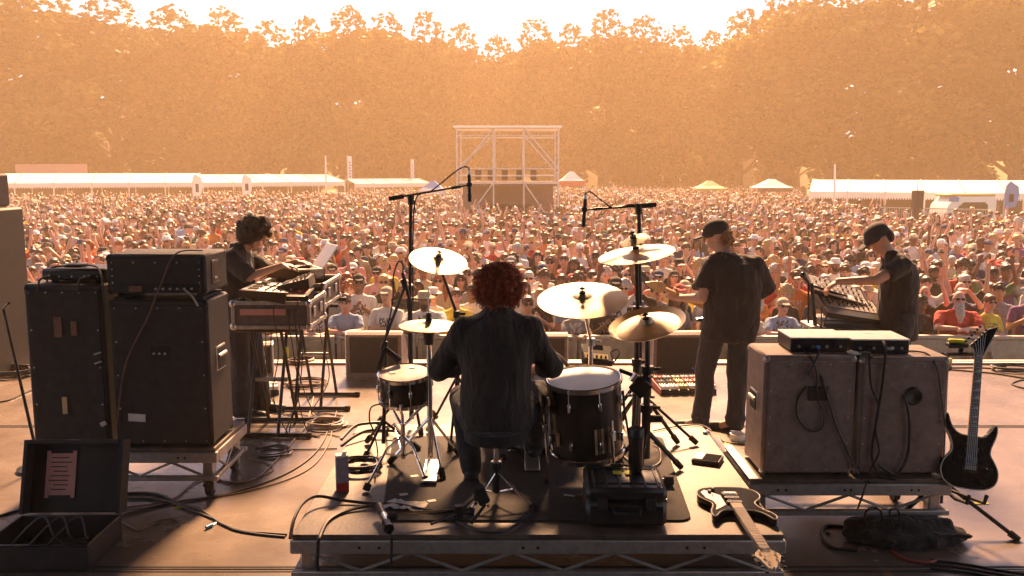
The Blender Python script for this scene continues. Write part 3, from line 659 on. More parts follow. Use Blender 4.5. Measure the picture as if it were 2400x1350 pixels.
def crowd_body(pose, wid=1., fem=False):
    b = Blob(); lean = pose == 'lean'; dz = -.1 if lean else 0; dy = -.16 if lean else 0
    H = Vector((0, -.01+dy, 1.60+dz))
    S, T, K = 1, 2, 0            # shirt, trousers, skin
    b.ell(H, (.073,.092,.112), K); b.ell(H+Vector((0,-.028,-.055)), (.056,.068,.062), K)
    b.cone(H+Vector((0,-.088,.008)), H+Vector((0,-.108,-.022)), .010, .0135, K)
    for s in (-1, 1): b.ell(H+Vector((s*.075,.008,-.012)), (.012,.022,.032), K)
    b.cone((0,.015+dy*.8,1.41+dz), H+Vector((0,.01,-.06)), .058, .052, K)
    sw = (.128 if fem else .15)*wid; C = lambda x, y, z: Vector((x, y+dy*max(0, (z-.9))/.6, z+dz*max(0, (z-.9))/.6))
    b.cone(C(-sw,.012,1.352), C(sw,.012,1.352), .06, .06, S); b.ell(C(0,.01,1.24), (.162*wid,.115*wid,.17), S); b.cone(C(-sw*.8,.015,1.36), C(0,.015,1.42), .045, .05, S); b.cone(C(sw*.8,.015,1.36), C(0,.015,1.42), .045, .05, S)
    b.ell(C(0,.015,1.38), (.12*wid,.085,.07), S)
    b.ell(C(0,0,1.05), (.155*wid,.12*wid,.2), S); b.ell((0,.01,.92), (.17*wid,.125*wid,.12), S if not fem else T)
    if fem:
        for s in (-1, 1): b.ell(C(s*.07,-.085,1.24), (.07,.06,.065), S)
    for s in (-1, 1):
        b.cone((s*.088,0,.88), (s*.1,-.01,.48), .088*wid, .06, T); b.cone((s*.1,-.01,.48), (s*.105,.02,.08), .056, .042, T); b.ell((s*.105,-.05,.04), (.045,.125,.042), 3)
        sh = C(s*(sw+.025),.01,1.345)
        if pose == 'down': el, wr, hd, up = Vector((s*(sw+.075),.03,1.09)), Vector((s*(sw+.07),-.06,.86)), (0,-.15,-1), (s,0,0)
        elif pose == 'cross': el, wr, hd, up = Vector((s*(sw+.07),-.06,1.11)), Vector((-s*.05,-.19,1.14+.03*s)), (-s,.15,.1), (0,-1,.2)
        elif pose == 'lean': el, wr, hd, up = Vector((s*(sw+.075),-.3,1.13)), Vector((s*.06,-.43,1.15)), (-s*.9,-.5,-.05), (0,-.1,1)
        elif pose == 'one_up': el, wr, hd, up = (Vector((sw+.12,-.1,1.5)), Vector((sw+.1,-.17,1.78)), (0,-.1,1), (0,1,0)) if s > 0 else (Vector((-(sw+.075),.03,1.09)), Vector((-(sw+.05),-.1,.88)), (0,-.2,-1), (-1,0,0))
        elif pose == 'both_up': el, wr, hd, up = Vector((s*(sw+.16),-.08,1.5)), Vector((s*(sw+.07),-.14,1.78)), (-s*.1,-.1,1), (0,1,0)
        elif pose == 'clap': el, wr, hd, up = Vector((s*(sw+.08),-.08,1.12)), Vector((s*.05,-.27,1.28)), (-s*.3,-.5,.8), (s,0,.2)
        elif pose == 'pocket': el, wr, hd, up = Vector((s*(sw+.11),.06,1.12)), Vector((s*(.17*wid+.03),-.03,.92)), (-s*.2,-.3,-1), (s,0,0)
        elif pose == 'shade': el, wr, hd, up = (Vector((sw+.13,-.12,1.4)), Vector((.11,-.17,1.62)), (-1,.1,.15), (0,-.3,1)) if s > 0 else (Vector((-(sw+.075),.03,1.09)), Vector((-(sw+.05),-.1,.88)), (0,-.2,-1), (-1,0,0))
        b.cone(sh, el, .05*wid, .04, K); b.cone(sh, sh.lerp(el, .62), .056*wid, .055*wid, S, flat=False); b.cone(el, wr, .039, .027, K)
        hand(b, wr, hd, up, s, K, 1.0, .5)
    e = [(4, H+Vector((s*.03,-.082,.012)), (.015,.03,.009)) for s in (-1, 1)]+[(6, H+Vector((s*.032,-.085,.031)), (.02,.03,.005)) for s in (-1, 1)]+[(5, H+Vector((0,-.095,-.06)), (.024,.03,.009))]
    me = b.mesh('person', ['skin light','shirt white','trousers','shoe','eye','lips','hair brown'], .0115, 2, marks=e)
    return me, H
POSES = ['down','cross','lean','one_up','both_up','clap','pocket','shade']
BODY = {}
for i, ps in enumerate(POSES): BODY[ps, 0] = crowd_body(ps, 1.04 if i % 2 else 1.0)
for ps in ('down','cross','lean','clap'): BODY[ps, 1] = crowd_body(ps, .9, True)
BODY['lean', 2] = crowd_body('lean', 1.22); BODY['down', 2] = crowd_body('down', 1.2)
def hair_mesh(kind):
    b = Blob(); z = Vector((0,0,0))
    if kind in ('short','long','curly','bun','messy'):
        b.ell((0,.014,.028), (.083,.098,.102)); b.ell((0,-.03,.075), (.066,.066,.042))
    if kind == 'short': pass
    if kind == 'messy':
        q = random.Random(4)
        for k in range(26):
            a = q.uniform(0, 6.28); e = q.uniform(.1, 1.4); b.ell((.085*math.cos(a)*math.cos(e), .012+.095*math.sin(a)*math.cos(e), .03+.1*math.sin(e)), (.024,.024,.02))
    if kind == 'curly':
        q = random.Random(9)
        for k in range(60):
            a = q.uniform(0, 6.28); e = q.uniform(-.5, 1.5)
            if math.sin(a) < -.35 and e < .55: continue
            b.ell((.105*math.cos(a)*math.cos(e), .014+.115*math.sin(a)*math.cos(e), .025+.12*math.sin(e)), (.032,.032,.03))
    if kind == 'long':
        for s in (-1, 1): b.chain([(s*.072,-.02,.04), (s*.088,.0,-.08), (s*.1,-.02,-.2), (s*.095,-.05,-.29)], [.026,.032,.034,.018])
        b.chain([(0,.08,.02), (0,.1,-.1), (0,.11,-.24)], [.07,.075,.05])
    if kind == 'bun': b.ell((0,.06,.135), (.045,.045,.042))
    if kind == 'cap':
        b.ell((0,.004,.05), (.084,.1,.075)); b.ell((0,-.115,.045), (.062,.065,.011), 0, rotm(.2)); b.ell((0,.06,-.01),(.07,.045,.06))
    if kind == 'bucket':
        b.cone((0,0,.05), (0,0,.115), .092, .075, flat=True); b.cone((0,0,.03), (0,0,.052), .15, .096, flat=True)
    if kind == 'beard':
        b.ell((0,-.065,-.085), (.056,.045,.042)); b.ell((0,-.09,-.055), (.03,.022,.012))
        for s in (-1, 1): b.cone((s*.062,-.02,-.02), (s*.05,-.05,-.08), .014, .022)
    if kind == 'long_beard':
        b.ell((0,-.07,-.08), (.06,.05,.045)); b.chain([(0,-.1,-.09), (0,-.13,-.19), (0,-.125,-.29)], [.055,.056,.022]); b.ell((0,-.095,-.05), (.036,.024,.014))
    return b.mesh('hair', ['hair brown'], .0105, 2, wr=.004 if kind not in ('cap','bucket') else .001, wf=28)
HAIR = {k: hair_mesh(k) for k in ('short','long','curly','bun','messy','cap','bucket','beard','long_beard')}
for k in ('cap','bucket'): HAIR[k].materials[0] = M['cap_cloth']
sg = MB()
for s in (-1, 1): sg.ell((s*.033,-.088,.01), (.027,.012,.02), None, 10, 6); sg.cyl((s*.058,-.082,.014), (s*.077,.0,.012), .004, .004, 5)
sg.cyl((-.01,-.096,.014), (.01,-.096,.014), .004, .004, 5)
SHADES = sg.mesh('sunglasses', 'shades')
PTXT = {'down':'arms down','cross':'arms folded','lean':'leaning on barrier','one_up':'one arm raised','both_up':'both arms raised','clap':'hands together','pocket':'hands at hips','shade':'hand shading eyes'}
def slot(o, i, m): o.material_slots[i].link = 'OBJECT'; o.material_slots[i].material = M[m]
def spectator(x, y, pose, fem, shirt, skin, hk, hc, extra, label, sc, rz, group='spectators in the nearest rows'):
    me, H = BODY[pose, fem]; o = link('person', me, None, False); o.location = (x, y, GZ); o.rotation_euler = (0,0,rz); o.scale = (sc,)*3
    slot(o, 1, 'shirt '+shirt); slot(o, 0, 'skin '+skin); slot(o, 6, 'hair '+hc)
    if hk:
        h = link('cap' if hk == 'cap' else 'hat' if hk == 'bucket' else 'hair', HAIR[hk], o, False); h.location = H
        slot(h, 0, 'hair '+hc if hk not in ('cap','bucket') else ('shirt '+rnd.choice(['black','navy','white','beige','red','grey'])))
    if hk == 'cap' and fem:
        h = link('hair', HAIR['long'], o, False); h.location = H; h.scale = (.97,.97,.9); slot(h, 0, 'hair '+hc)
    for e in extra:
        h = link({'beard':'beard','long_beard':'beard','shades':'sunglasses'}[e], SHADES if e == 'shades' else HAIR[e], o, False); h.location = H
        if e != 'shades': slot(h, 0, 'hair '+hc)
    return tag(o, label, 'person', group)
HTXT = {'short':'short %s hair','long':'long %s hair','curly':'curly %s hair','bun':'%s hair bun','messy':'messy %s hair','cap':'cap','bucket':'bucket hat',None:'bald head'}
SHL = ['white']*8+['black']*6+['grey']*3+['navy']*3+['red','pale blue','pale blue','pink','orange','yellow','green','purple','beige','beige']
placed = 0; row = 0; yy = BY+.42; rr = random.Random(5)
SPECIAL = {}
while placed < 300:
    half = .60*yy+.4; step = .50+.012*row; n = int(2*half/step); x0 = -half+rr.uniform(0, step); idx = 0
    for k in range(n):
        if placed >= 300: break
        x = x0+k*step+rr.uniform(-.12, .12); y = yy+rr.uniform(-.1, .1)
        if row == 0:
            u = x/yy*FPX*1.0+1200
            if u < 130: continue
        fem = 1 if rr.random() < .42 else 0
        pose = rr.choice(['lean','lean','lean','cross','down','clap']) if row == 0 else rr.choices(['down','cross','one_up','both_up','clap','pocket','shade'], [6,4,1.8,.8,2,2,1.])[0]
        if fem and (pose, 1) not in BODY: fem = 0
        shirt = rr.choice(SHL); skin = rr.choice(['light','light','rosy','rosy','tan','brown']); hc = rr.choice(['dark','dark','dark','brown','brown','brown','blond','blond','grey','ginger'] if skin != 'brown' else ['dark'])
        hk = rr.choice(['long','long','long','bun','cap','bucket','curly','short'] if fem else ['short','short','messy','curly','cap','cap','bucket','long',None])
        ex = []
        if not fem and rr.random() < .3: ex.append('beard')
        if rr.random() < .33: ex.append('shades')
        if fem == 0 and pose in ('down','lean') and rr.random() < .2: fem = 2
        sc = rr.uniform(.93, 1.0) if fem == 1 else rr.uniform(.97, 1.07); rz = rr.uniform(-.3, .3)-x/yy*.5
        u = x/y*FPX+1200; lab = None
        if row == 0 and 'red' not in SPECIAL and u > 2205: fem, pose, shirt, skin, hk, hc, ex, sc, rz = 2, 'lean', 'red', 'rosy', None, 'grey', ['long_beard','shades'], 1.04, -.25; SPECIAL['red'] = 1; lab = 'bald spectator in red t-shirt with long white beard leaning on barrier'
        elif row == 0 and 'vest' not in SPECIAL and u > 1055: fem, pose, shirt, hk, hc, ex = 0, 'down', 'yellow', 'short', 'brown', []; SPECIAL['vest'] = 1; lab = 'spectator in bright yellow top at barrier behind the crash cymbal'
        elif row == 0 and 'hood' not in SPECIAL and u > 1835: fem, pose, shirt, hk, hc, ex = 1, 'lean', 'navy', 'long', 'dark', ['shades']; SPECIAL['hood'] = 1; lab = 'spectator in navy top and sunglasses leaning on barrier beside guitarist'
        elif row == 1 and 'lady' not in SPECIAL and u > 1830: fem, pose, shirt, hk, hc, ex = 1, 'down', 'black', 'curly', 'blond', []; SPECIAL['lady'] = 1; lab = 'spectator with curly blond hair and black top in second row beside guitarist'
        if lab is None:
            lab = 'spectator in %s shirt, %s, %s row, %s from left' % (shirt, HTXT[hk] % hc if hk and '%' in HTXT[hk] else HTXT[hk], ordn(row), ordn(idx))
        spectator(x, y, pose, fem, shirt, skin, hk, hc, ex, lab, sc, rz); placed += 1; idx += 1
    row += 1; yy += .56+.012*row
FARY = yy
# the rest of the crowd: one mass
def low(me, tris):
    o = bpy.data.objects.new('t', me); col.objects.link(o); n = sum(len(p.vertices)-2 for p in me.polygons)
    k = o.modifiers.new('d', 'DECIMATE'); k.ratio = min(1, tris/n)
    q = bpy.data.meshes.new_from_object(o.evaluated_get(bpy.context.evaluated_depsgraph_get())); bpy.data.objects.remove(o)
    q.calc_loop_triangles(); nv = len(q.vertices); co = np.empty(nv*3, 'f'); q.vertices.foreach_get('co', co)
    tv = np.empty(len(q.loop_triangles)*3, 'i'); q.loop_triangles.foreach_get('vertices', tv)
    pm = np.empty(len(q.polygons), 'i'); q.polygons.foreach_get('material_index', pm); tp = np.empty(len(q.loop_triangles), 'i'); q.loop_triangles.foreach_get('polygon_index', tp)
    bpy.data.meshes.remove(q); return co.reshape(-1, 3), tv.reshape(-1, 3), pm[tp]
MATS = ['skin '+k for k in SK]+['shirt '+k for k in SH]+['hair '+k for k in HR]+['trousers','shoe','cap_cloth']
MI = {k: i for i, k in enumerate(MATS)}
def lod(tb, th):
    out = []; cb = {}
    for i, (key, (me, H)) in enumerate(BODY.items()):
        if key[0] == 'lean': continue
        for hk in (['short','messy','cap','bucket'] if key[1] != 1 else ['long','bun','long','curly']):
            bc, bt, bmi = cb.setdefault(key, None) or cb.__setitem__(key, low(me, tb)) or cb[key]
            hc, ht, _ = cb.setdefault(hk, None) or cb.__setitem__(hk, low(HAIR[hk], th)) or cb[hk]
            out.append((np.vstack([bc, hc+np.array(H)]), np.vstack([bt, ht+len(bc)]), np.concatenate([bmi, np.full(len(ht), 9)]), hk, key[0]))
    return out
L1 = lod(420, 90); L2 = lod(130, 34)
q = np.random.default_rng(3); VV = []; FF = []; MM = []; base = 0; y = FARY
while y < 88:
    half = .61*y+1; step = .52 if y < 32 else .66; xs = np.arange(-half, half, step)
    for x in xs:
        if q.random() < .03+.22*max(0, noise.noise(Vector((x*.35, y*.22, 3.1)))): continue
        px = x+q.uniform(-.26, .26); py = y+q.uniform(-.28, .28)
        u = px/py*FPX+1200
        if (TY-.5 < py < TY+3.6 and 1060 < u < 1320): continue
        if u > 1880 and py > 43 + (2400-u)*.006: continue
        if u > 2055 and py > 34.6: continue
        if u < 480 and py > 61 or u < 820 and py > 66 or u < 1010 and py > 75: continue
        L = L1 if y < 34 else L2
        c, t, mi, hk, ps = L[q.integers(len(L))]
        s = q.uniform(.88, 1.09); an = q.uniform(-.45, .45)-px/py*.5; ca, sa = math.cos(an)*s, math.sin(an)*s
        v = np.empty_like(c); v[:, 0] = c[:, 0]*ca-c[:, 1]*sa+px; v[:, 1] = c[:, 0]*sa+c[:, 1]*ca+py; v[:, 2] = c[:, 2]*s+GZ
        sk = MI['skin '+['light','rosy','light','tan','brown'][q.integers(5)]]; st = MI['shirt '+SHL[q.integers(len(SHL))]]; hr = MI['hair '+['dark','dark','brown','blond','grey','brown','ginger'][q.integers(7)]]
        lut = np.array([sk, st, MI['trousers'], MI['shoe'], MI['hair dark'], sk, hr, sk, sk, (MI['shirt '+['black','white','navy','beige'][q.integers(4)]] if hk in ('cap','bucket') else hr)])
        VV.append(v); FF.append(t+base); MM.append(lut[mi]); base += len(v)
    y += .62 if y < 32 else .92
VV = np.vstack(VV).astype('f'); FF = np.vstack(FF).astype('i'); MM = np.concatenate(MM).astype('i')
me = bpy.data.meshes.new('crowd'); me.vertices.add(len(VV)); me.vertices.foreach_set('co', VV.ravel())
me.loops.add(FF.size); me.loops.foreach_set('vertex_index', FF.ravel()); me.polygons.add(len(FF))
me.polygons.foreach_set('loop_start', np.arange(0, FF.size, 3, dtype='i'))
try: me.polygons.foreach_set('loop_total', np.full(len(FF), 3, dtype='i'))
except Exception: pass
for k in MATS: me.materials.append(M[k])
me.polygons.foreach_set('material_index', MM); me.polygons.foreach_set('use_smooth', [True]*len(FF)); me.update(calc_edges=True); me.validate()
o = bpy.data.objects.new('crowd', me); col.objects.link(o); tag(o, 'packed festival crowd filling the field behind the nearest rows', 'crowd', kind='stuff')
print('CROWD tris', len(FF), 'rows', row, 'FARY', FARY)
# ================================================================ stage gear
RZ = .34
def riser(label, x0, x1, y0, y1, castors, tape=False):
    """rolling riser: plywood deck in an aluminium frame, truss rails with diagonal struts, corner legs on castors"""
    t = thing('rolling_riser', label, 'riser', ((x0+x1)/2, (y0+y1)/2, 0)); W, D = x1-x0, y1-y0
    MB().box((0,0,RZ-.012), (W-.02, D-.02, .024), .003).build('deck', 'ply', t)
    for s in (-1, 1):
        for ax in (0, 1):
            L = W if ax == 0 else D; off = (D/2-.025)*s if ax == 0 else (W/2-.025)*s
            rot = Matrix.Identity(3) if ax == 0 else Matrix.Rotation(math.pi/2, 3, 'Z')
            def q(v): return rot @ Vector(v) if ax == 0 else rot @ Vector((v[0], -v[1], v[2]))
            tr = MB().box(q((0,off,RZ-.062)), (L-(.0 if ax == 0 else .1), .05, .07) if ax == 0 else (.05, L-.1, .07), .006).build('top_rail', 'alu', t)
            MB().box(q((0,off,RZ-.205)), (L, .04, .03) if ax == 0 else (.04, L-.1, .03), .005).build('bottom_rail', 'alu', t)
            n = max(3, round(L/.27)); m = None
            for k in range(n):
                xa = -L/2+.09+(L-.18)*k/n; xb = -L/2+.09+(L-.18)*(k+1)/n
                p, r_ = ((xa, off, RZ-.1), (xb, off, RZ-.192)) if k % 2 == 0 else ((xa, off, RZ-.192), (xb, off, RZ-.1))
                MB().cyl(q(p), q(r_), .0085, .0085, 6).build('strut', 'alu', t)
            if ax == 0 and s < 0:
                for x in (-W*.36, -W*.32, -W*.03, .0, W*.3, W*.335): MB().cyl((x, off-.027, RZ-.062), (x, off-.024, RZ-.062), .008, .008, 8).build('bolt', 'black_metal', tr)
    for sx in (-1, 1):
        for sy in (-1, 1):
            x, y = sx*(W/2-.075), sy*(D/2-.075)
            MB().box((x,y,RZ-.15), (.07,.07,.14), .008).build('leg', 'steel', t)
            c = MB(); c.cyl((x-.018,y,.055),(x+.018,y,.055), .055, .055, 16); cw = c.build('castor', 'rubber', t)
            MB().cyl((x-.022,y,.055),(x+.022,y,.055), .02, .02, 10).build('hub', 'steel', cw)
            f = MB(); f.box((x-.028,y,.09),(.008,.05,.09)); f.box((x+.028,y,.09),(.008,.05,.09)); f.box((x,y,.125),(.065,.075,.012)); f.build('fork', 'steel', cw)
            MB().box((x,y-.07,.1),(.03,.05,.012)).build('brake', 'black_metal', cw)
    return t
DR = riser('wide rolling drum riser in the centre foreground', -1.09, 1.345, 4.08, 5.99, True)
LR = riser('rolling riser carrying the black amplifier stacks on the left', -3.14, -1.90, 5.43, 6.08, True)
RR = riser('rolling riser carrying two speaker cabinets on the right', 1.375, 2.545, 4.86, 5.50, True)
MB().box((-.56,0,RZ+.004), (.055,.63,.005)).build('riser_edge', 'white_paint', RR)  # white strip standing for the riser's aluminium top edge
# mat and underlay on the drum riser
m = MB(); pts = []
for cx, cy, a0 in ((.85,4.32,-90),(.93,5.6,0),(-.72,5.6,90),(-.60,4.32,180)):
    for k in range(5): a = R(a0+k*22.5); pts.append((cx+.07*math.cos(a), cy+.07*math.sin(a)))
m.add([(x,y,RZ+.001) for x,y in pts]+[(x,y,RZ+.011) for x,y in pts], [tuple(range(len(pts)))[::-1], tuple(range(len(pts), 2*len(pts)))]+[(i,(i+1)%len(pts),len(pts)+(i+1)%len(pts),len(pts)+i) for i in range(len(pts))])
tag(m.build('drum_mat', 'rug'), 'large dark rubber mat under the drum kit', 'mat')
RM = RZ+.012

# ---------------------------------------------------------------- amplifiers, left
def cab(name, label, cat, loc, W, D, H, mtl='tolex', panel='grille', corners=True, handle=None, feet=True):
    t = thing(name, label, cat, loc); e = .014
    MB().box((0,0,H/2+(.012 if feet else 0)), (W,D,H-.012), e).build('shell', mtl, t)
    MB().box((0,-D/2-.001,H/2), (W-.05,.012,H-.055), .004).build('back_panel', panel, t)
    sm = None
    for k in range(5):
        for (x, z) in ((-W/2+.04+(W-.08)*k/4, .045), (-W/2+.04+(W-.08)*k/4, H-.045), (-W/2+.04, .045+(H-.09)*k/4), (W/2-.04, .045+(H-.09)*k/4)):
            if sm is None: sm = MB().cyl((0,.004,0),(0,-.003,0), .006, .005, 8).build('screw', 'steel', t)
            else: sm = part(t, 'screw', sm)
            sm.location = (x, -D/2-.008, z)
    if corners:
        for x in (-1, 1):
            for y in (-1, 1):
                for z in (0, 1): MB().box((x*(W/2-.018),y*(D/2-.018),(H-.02) if z else .032), (.042,.042,.042), .012).build('corner_cap', 'corner' if mtl == 'grey_tolex' else 'black_metal', t)
    if handle:
        for sx in handle:
            h = MB().box((sx*(W/2),0,H*.58), (.012,D*.42,H*.17), .004).build('handle_plate', 'steel', t)
            MB().box((sx*(W/2+.004),0,H*.58), (.012,D*.34,H*.145)).build('recess', 'rubber', h)
            MB().cyl((sx*(W/2+.012),-D*.17,H*.6), (sx*(W/2+.012),D*.17,H*.6), .013, .013, 8).build('grip', 'alu', h)
    if feet:
        for x in (-1, 1):
            for y in (-1, 1): MB().cyl((x*(W/2-.06),y*(D/2-.06),0),(x*(W/2-.06),y*(D/2-.06),.014), .022, .022, 10).build('foot', 'rubber', t)
    return t
bc = cab('speaker_cabinet', 'tall narrow black bass cabinet at the left end of left riser', 'speaker cabinet', (-2.832, 5.66, RZ), .50, .40, 1.055)
MB().box((-.04,-.21,.79), (.05,.008,.13)).build('label_plate', 'wood', bc); MB().box((.06,-.21,.78), (.035,.008,.09)).build('label_plate', 'wood', bc)
MB().box((-.03,-.21,.28), (.03,.008,.11)).build('label_plate', 'maple', bc)
for z in (.62, .56): MB().box((.2,-.21,z), (.05,.012,.012), .003, rotm(0,-.35,0)).build('latch', 'steel', bc)
MB().box((.21,-.212,.16), (.04,.012,.03), .003, rotm(0,-.5,0)).build('latch', 'steel', bc)
hd = cab('amplifier_head', 'small black amplifier head with two plugged leads on bass cabinet', 'amplifier', (-2.79, 5.66, RZ+1.063), .40, .3, .085, 'black_plastic', 'black_metal', False)
for x in (-.13, .12):
    MB().cyl((x,-.155,.045),(x,-.19,.045), .011, .011, 8).build('plug', 'chrome', hd)
    MB().tube(spline([(x,-.19,.045),(x-.03,-.24,.03),(x-.05,-.23,-.05)]), .006, 6).build('lead', 'cable', hd)
t = thing('effect_pedal', 'small round black pedal on the left amplifier head', 'pedal', (-2.83, 5.66, RZ+1.151))
MB().lathe([(0,0),(.06,0),(.07,.008),(.066,.022),(.03,.03),(0,.03)], seg=24).build('body', 'black_plastic', t); MB().cyl((0,0,.028),(0,0,.04), .012, .012, 10).build('switch', 'chrome', t)
cable('thin black lead looping over the small amplifier head', [(-3.0,5.6,RZ+1.06),(-2.95,5.55,RZ+1.15),(-2.83,5.6,RZ+1.165),(-2.66,5.55,RZ+1.165),(-2.58,5.46,RZ+1.1),(-2.565,5.44,RZ+.92)], .006)
bs = cab('speaker_cabinet', 'large black speaker cabinet with side handle on left riser', 'speaker cabinet', (-2.235, 5.66, RZ), .625, .41, .955, handle=(1,))
MB().box((.0,-.212,.62),(.13,.01,.09), .004).build('jack_plate', 'black_metal', bs)
for k in range(3): MB().cyl((-.035+.035*k,-.214,.62),(-.035+.035*k,-.224,.62), .008, .008, 8).build('jack', 'steel', bs)
MB().box((-.17,-.2115,.2),(.11,.004,.05), 0, rotm(0,.06,0)).build('tape_label', 'paper', bs)
bh = cab('amplifier_head', 'wide boxed amplifier head on top of large left cabinet', 'amplifier', (-2.235, 5.66, RZ+.985), .625, .41, .26)
v = MB().box((.314,-.04,.14), (.008,.13,.15), .003).build('side_vent', 'black_metal', bh)
for k in range(7):
    for z in (.075, .205): MB().cyl((.316,-.095+k*.018,z),(.321,-.095+k*.018,z), .004, .004, 6).build('rivet', 'steel', v)
MB().box((.319,-.04,.1), (.006,.05,.014)).build('badge_glint', 'steel', v)
MB().box((.0,-.21,.05), (.56,.012,.055), .003).build('control_plate', 'black_metal', bh)
MB().box((-.13,-.218,.05), (.08,.006,.035)).build('label_plate', 'wood', bh)
for k in range(6): MB().cyl((.0+k*.045,-.215,.05),(.0+k*.045,-.228,.05), .008, .008, 8).build('jack', 'steel', bh)
for sx in (-.25, .25): MB().box((sx,0,-.018), (.06,.36,.022)).build('foot', 'rubber', bh)
cable('pale thin lead hanging diagonally down the large left cabinet', [(-1.99,5.6,RZ+1.262),(-2.1,5.44,RZ+1.255),(-2.2,5.43,RZ+1.06),(-2.3,5.43,RZ+.84),(-2.45,5.43,RZ+.55),(-2.53,5.43,RZ+.15)], .005, 'brown_cable')
cable('short silver lead bridging amplifier head and large left cabinet', [(-2.05,5.43,RZ+1.03),(-2.0,5.40,RZ+1.0),(-1.97,5.42,RZ+.93)], .006, 'pale_cable')
# open case with a paper list in its lid
t = thing('open_case', 'open black equipment case with pink paper in lid, bottom left', 'case', (-2.53, 4.6, 0), .02)
W, D, H = .57, .42, .15
MB().box((0,0,.01),(W,D,.02)).build('base', 'black_plastic', t)
for sy in (-1, 1): MB().box((0,sy*(D/2-.008),H/2),(W,.016,H), .004).build('side', 'tolex', t)
for sx in (-1, 1): MB().box((sx*(W/2-.008),0,H/2),(.016,D-.03,H), .004).build('side', 'tolex', t)
MB().tube([(-W/2,-D/2,H),(W/2,-D/2,H),(W/2,D/2,H)], .006, 6).build('edging', 'gunmetal', t)
lm = Matrix.Rotation(R(-16), 3, 'X'); lid = MB().at((0,D/2+.02,H), lm); lid.box((0,.05,.21),(W,.02,.42), .006); lid.box((-W/2+.01,0,.21),(.02,.09,.42)); lid.box((W/2-.01,0,.21),(.02,.09,.42)); lid.box((0,0,.41),(W-.05,.09,.02))
ld = lid.build('lid', 'tolex', t)
pm = MB().at((0,D/2+.02,H), lm).box((-.1,.036,.22),(.15,.003,.24)).build('list_paper', 'pink_paper', ld)
il = MB().at((0,D/2+.02,H), lm)
for k in range(8): il.box((-.105+.008*math.sin(k*2.3),.0335,.315-k*.026),(.10+.02*math.sin(k*1.7),.001,.006))
il.build('handwriting', 'ink', pm)
tpm = MB().at((0,D/2+.02,H), lm)
for sx in (-.175, -.025): tpm.box((sx,.034,.22),(.022,.002,.27))
tpm.build('tape', 'pink_paper', pm)
MB().box((.08,-.05,.03),(.2,.14,.02), .006, rotm(0,0,.4)).build('tray', 'pink_paper', t)
for k in range(3): MB().tube(spline([(-.25+.1*k,-.1,.03),(-.1+.1*k,.08,.19),(.05+.08*k,-.06,.12),(.2,.02+.03*k,.03)]), .006, 6).build('lead', 'cable', t)
# microphone stand leaning at far left behind the bass cabinet
t = thing('microphone_stand', 'thin black stand leaning behind the far left bass cabinet', 'stand', (-3.38, 6.0, 0))
MB().cyl((.02,0,.02),(-.18,.05,1.15), .012, .01, 8).build('pole', 'black_metal', t); MB().cyl((-.18,.05,1.15),(-.1,-.02,1.2), .01, .01, 8).build('arm', 'black_metal', t)
MB().lathe([(0,0),(.13,0),(.13,.02),(.02,.035),(0,.035)], seg=24).build('base', 'black_metal', t)

# ---------------------------------------------------------------- speaker cabinets, right
c1 = cab('speaker_cabinet', 'left one of two grey speaker cabinets on right riser', 'speaker cabinet', (1.715, 5.10, RZ), .53, .37, .715, 'grey_tolex', 'grey_tolex', handle=(-1,))
c2 = cab('speaker_cabinet', 'right one of two grey speaker cabinets, beside standing guitar', 'speaker cabinet', (2.255, 5.10, RZ), .52, .37, .705, 'grey_tolex', 'grey_tolex')
for c in (c1, c2): MB().box((0,0,.709 if c is c1 else .699), (.49,.33,.004)).build('sunlit_sheet', 'cream_top', c)  # pale sheet paints the grey cabinet tops as if sunlit
MB().box((.045,-.195,.50),(.115,.012,.085), .003).build('jack_plate', 'black_metal', c1)
MB().lathe([(0,0),(.05,0),(.055,.006),(.045,.012),(0,.004)], (.055,-.192,.485), Matrix.Rotation(R(90),3,'X'), 24).build('jack_dish', 'black_metal', c2)
def head(label, x, y, z, w_):
    t = thing('amplifier_head', label, 'amplifier', (x, y, z), R(-1))
    MB().box((0,0,.046),(w_,.27,.08), .006).build('body', 'black_metal', t); MB().box((0,0,.088),(w_+.004,.275,.008), .002).build('lid', 'cream_top', t)  # lid kept very pale so the top looks sunlit
    for k in range(3): MB().box((-.03+.02*k,.05,.0925),(.012,.03,.001)).build('marking', 'steel', t)
    for k in range(4): MB().cyl((-.12+.08*k,-.135,.04),(-.12+.08*k,-.146,.04), .009, .009, 10).build('jack', 'steel', t)
    MB().box((w_/2-.06,-.137,.05),(.05,.006,.035)).build('socket', 'rubber', t)
    for sx in (-1, 1):
        for sy in (-1, 1): MB().cyl((sx*(w_/2-.04),sy*.1,0),(sx*(w_/2-.04),sy*.1,.01), .014, .014, 8).build('foot', 'rubber', t)
    return t
h1 = head('flat amplifier head on the left grey cabinet with blue plug', 1.79, 5.13, RZ+.718, .335)
h2 = head('flat amplifier head on the right grey cabinet with white plug', 2.145, 5.13, RZ+.708, .335)
MB().cyl((-.02,-.15,.04),(-.02,-.19,.045), .009, .009, 8).build('plug', 'blue', h1); MB().cyl((.05,-.15,.04),(.05,-.185,.05), .01, .01, 8).build('plug', 'white_paint', h2)
yb = 4.905
cable('black lead looping below jack plate of left grey cabinet', [PY(1890,905,yb),PY(1868,940,yb-.01),PY(1870,980,yb-.01),PY(1900,1010,yb-.01),PY(1928,1000,yb-.01),PY(1930,965,yb-.01),PY(1915,925,yb),PY(1915,880,yb-.01),PY(1905,848,yb-.01),PY(1888,825,yb+.06),PY(1886,818,5.0)], .006)
cable('black lead falling from blue plug between the grey cabinets', [PY(1918,812,5.0),PY(1916,835,yb-.01),PY(1893,880,yb-.01)], .006)
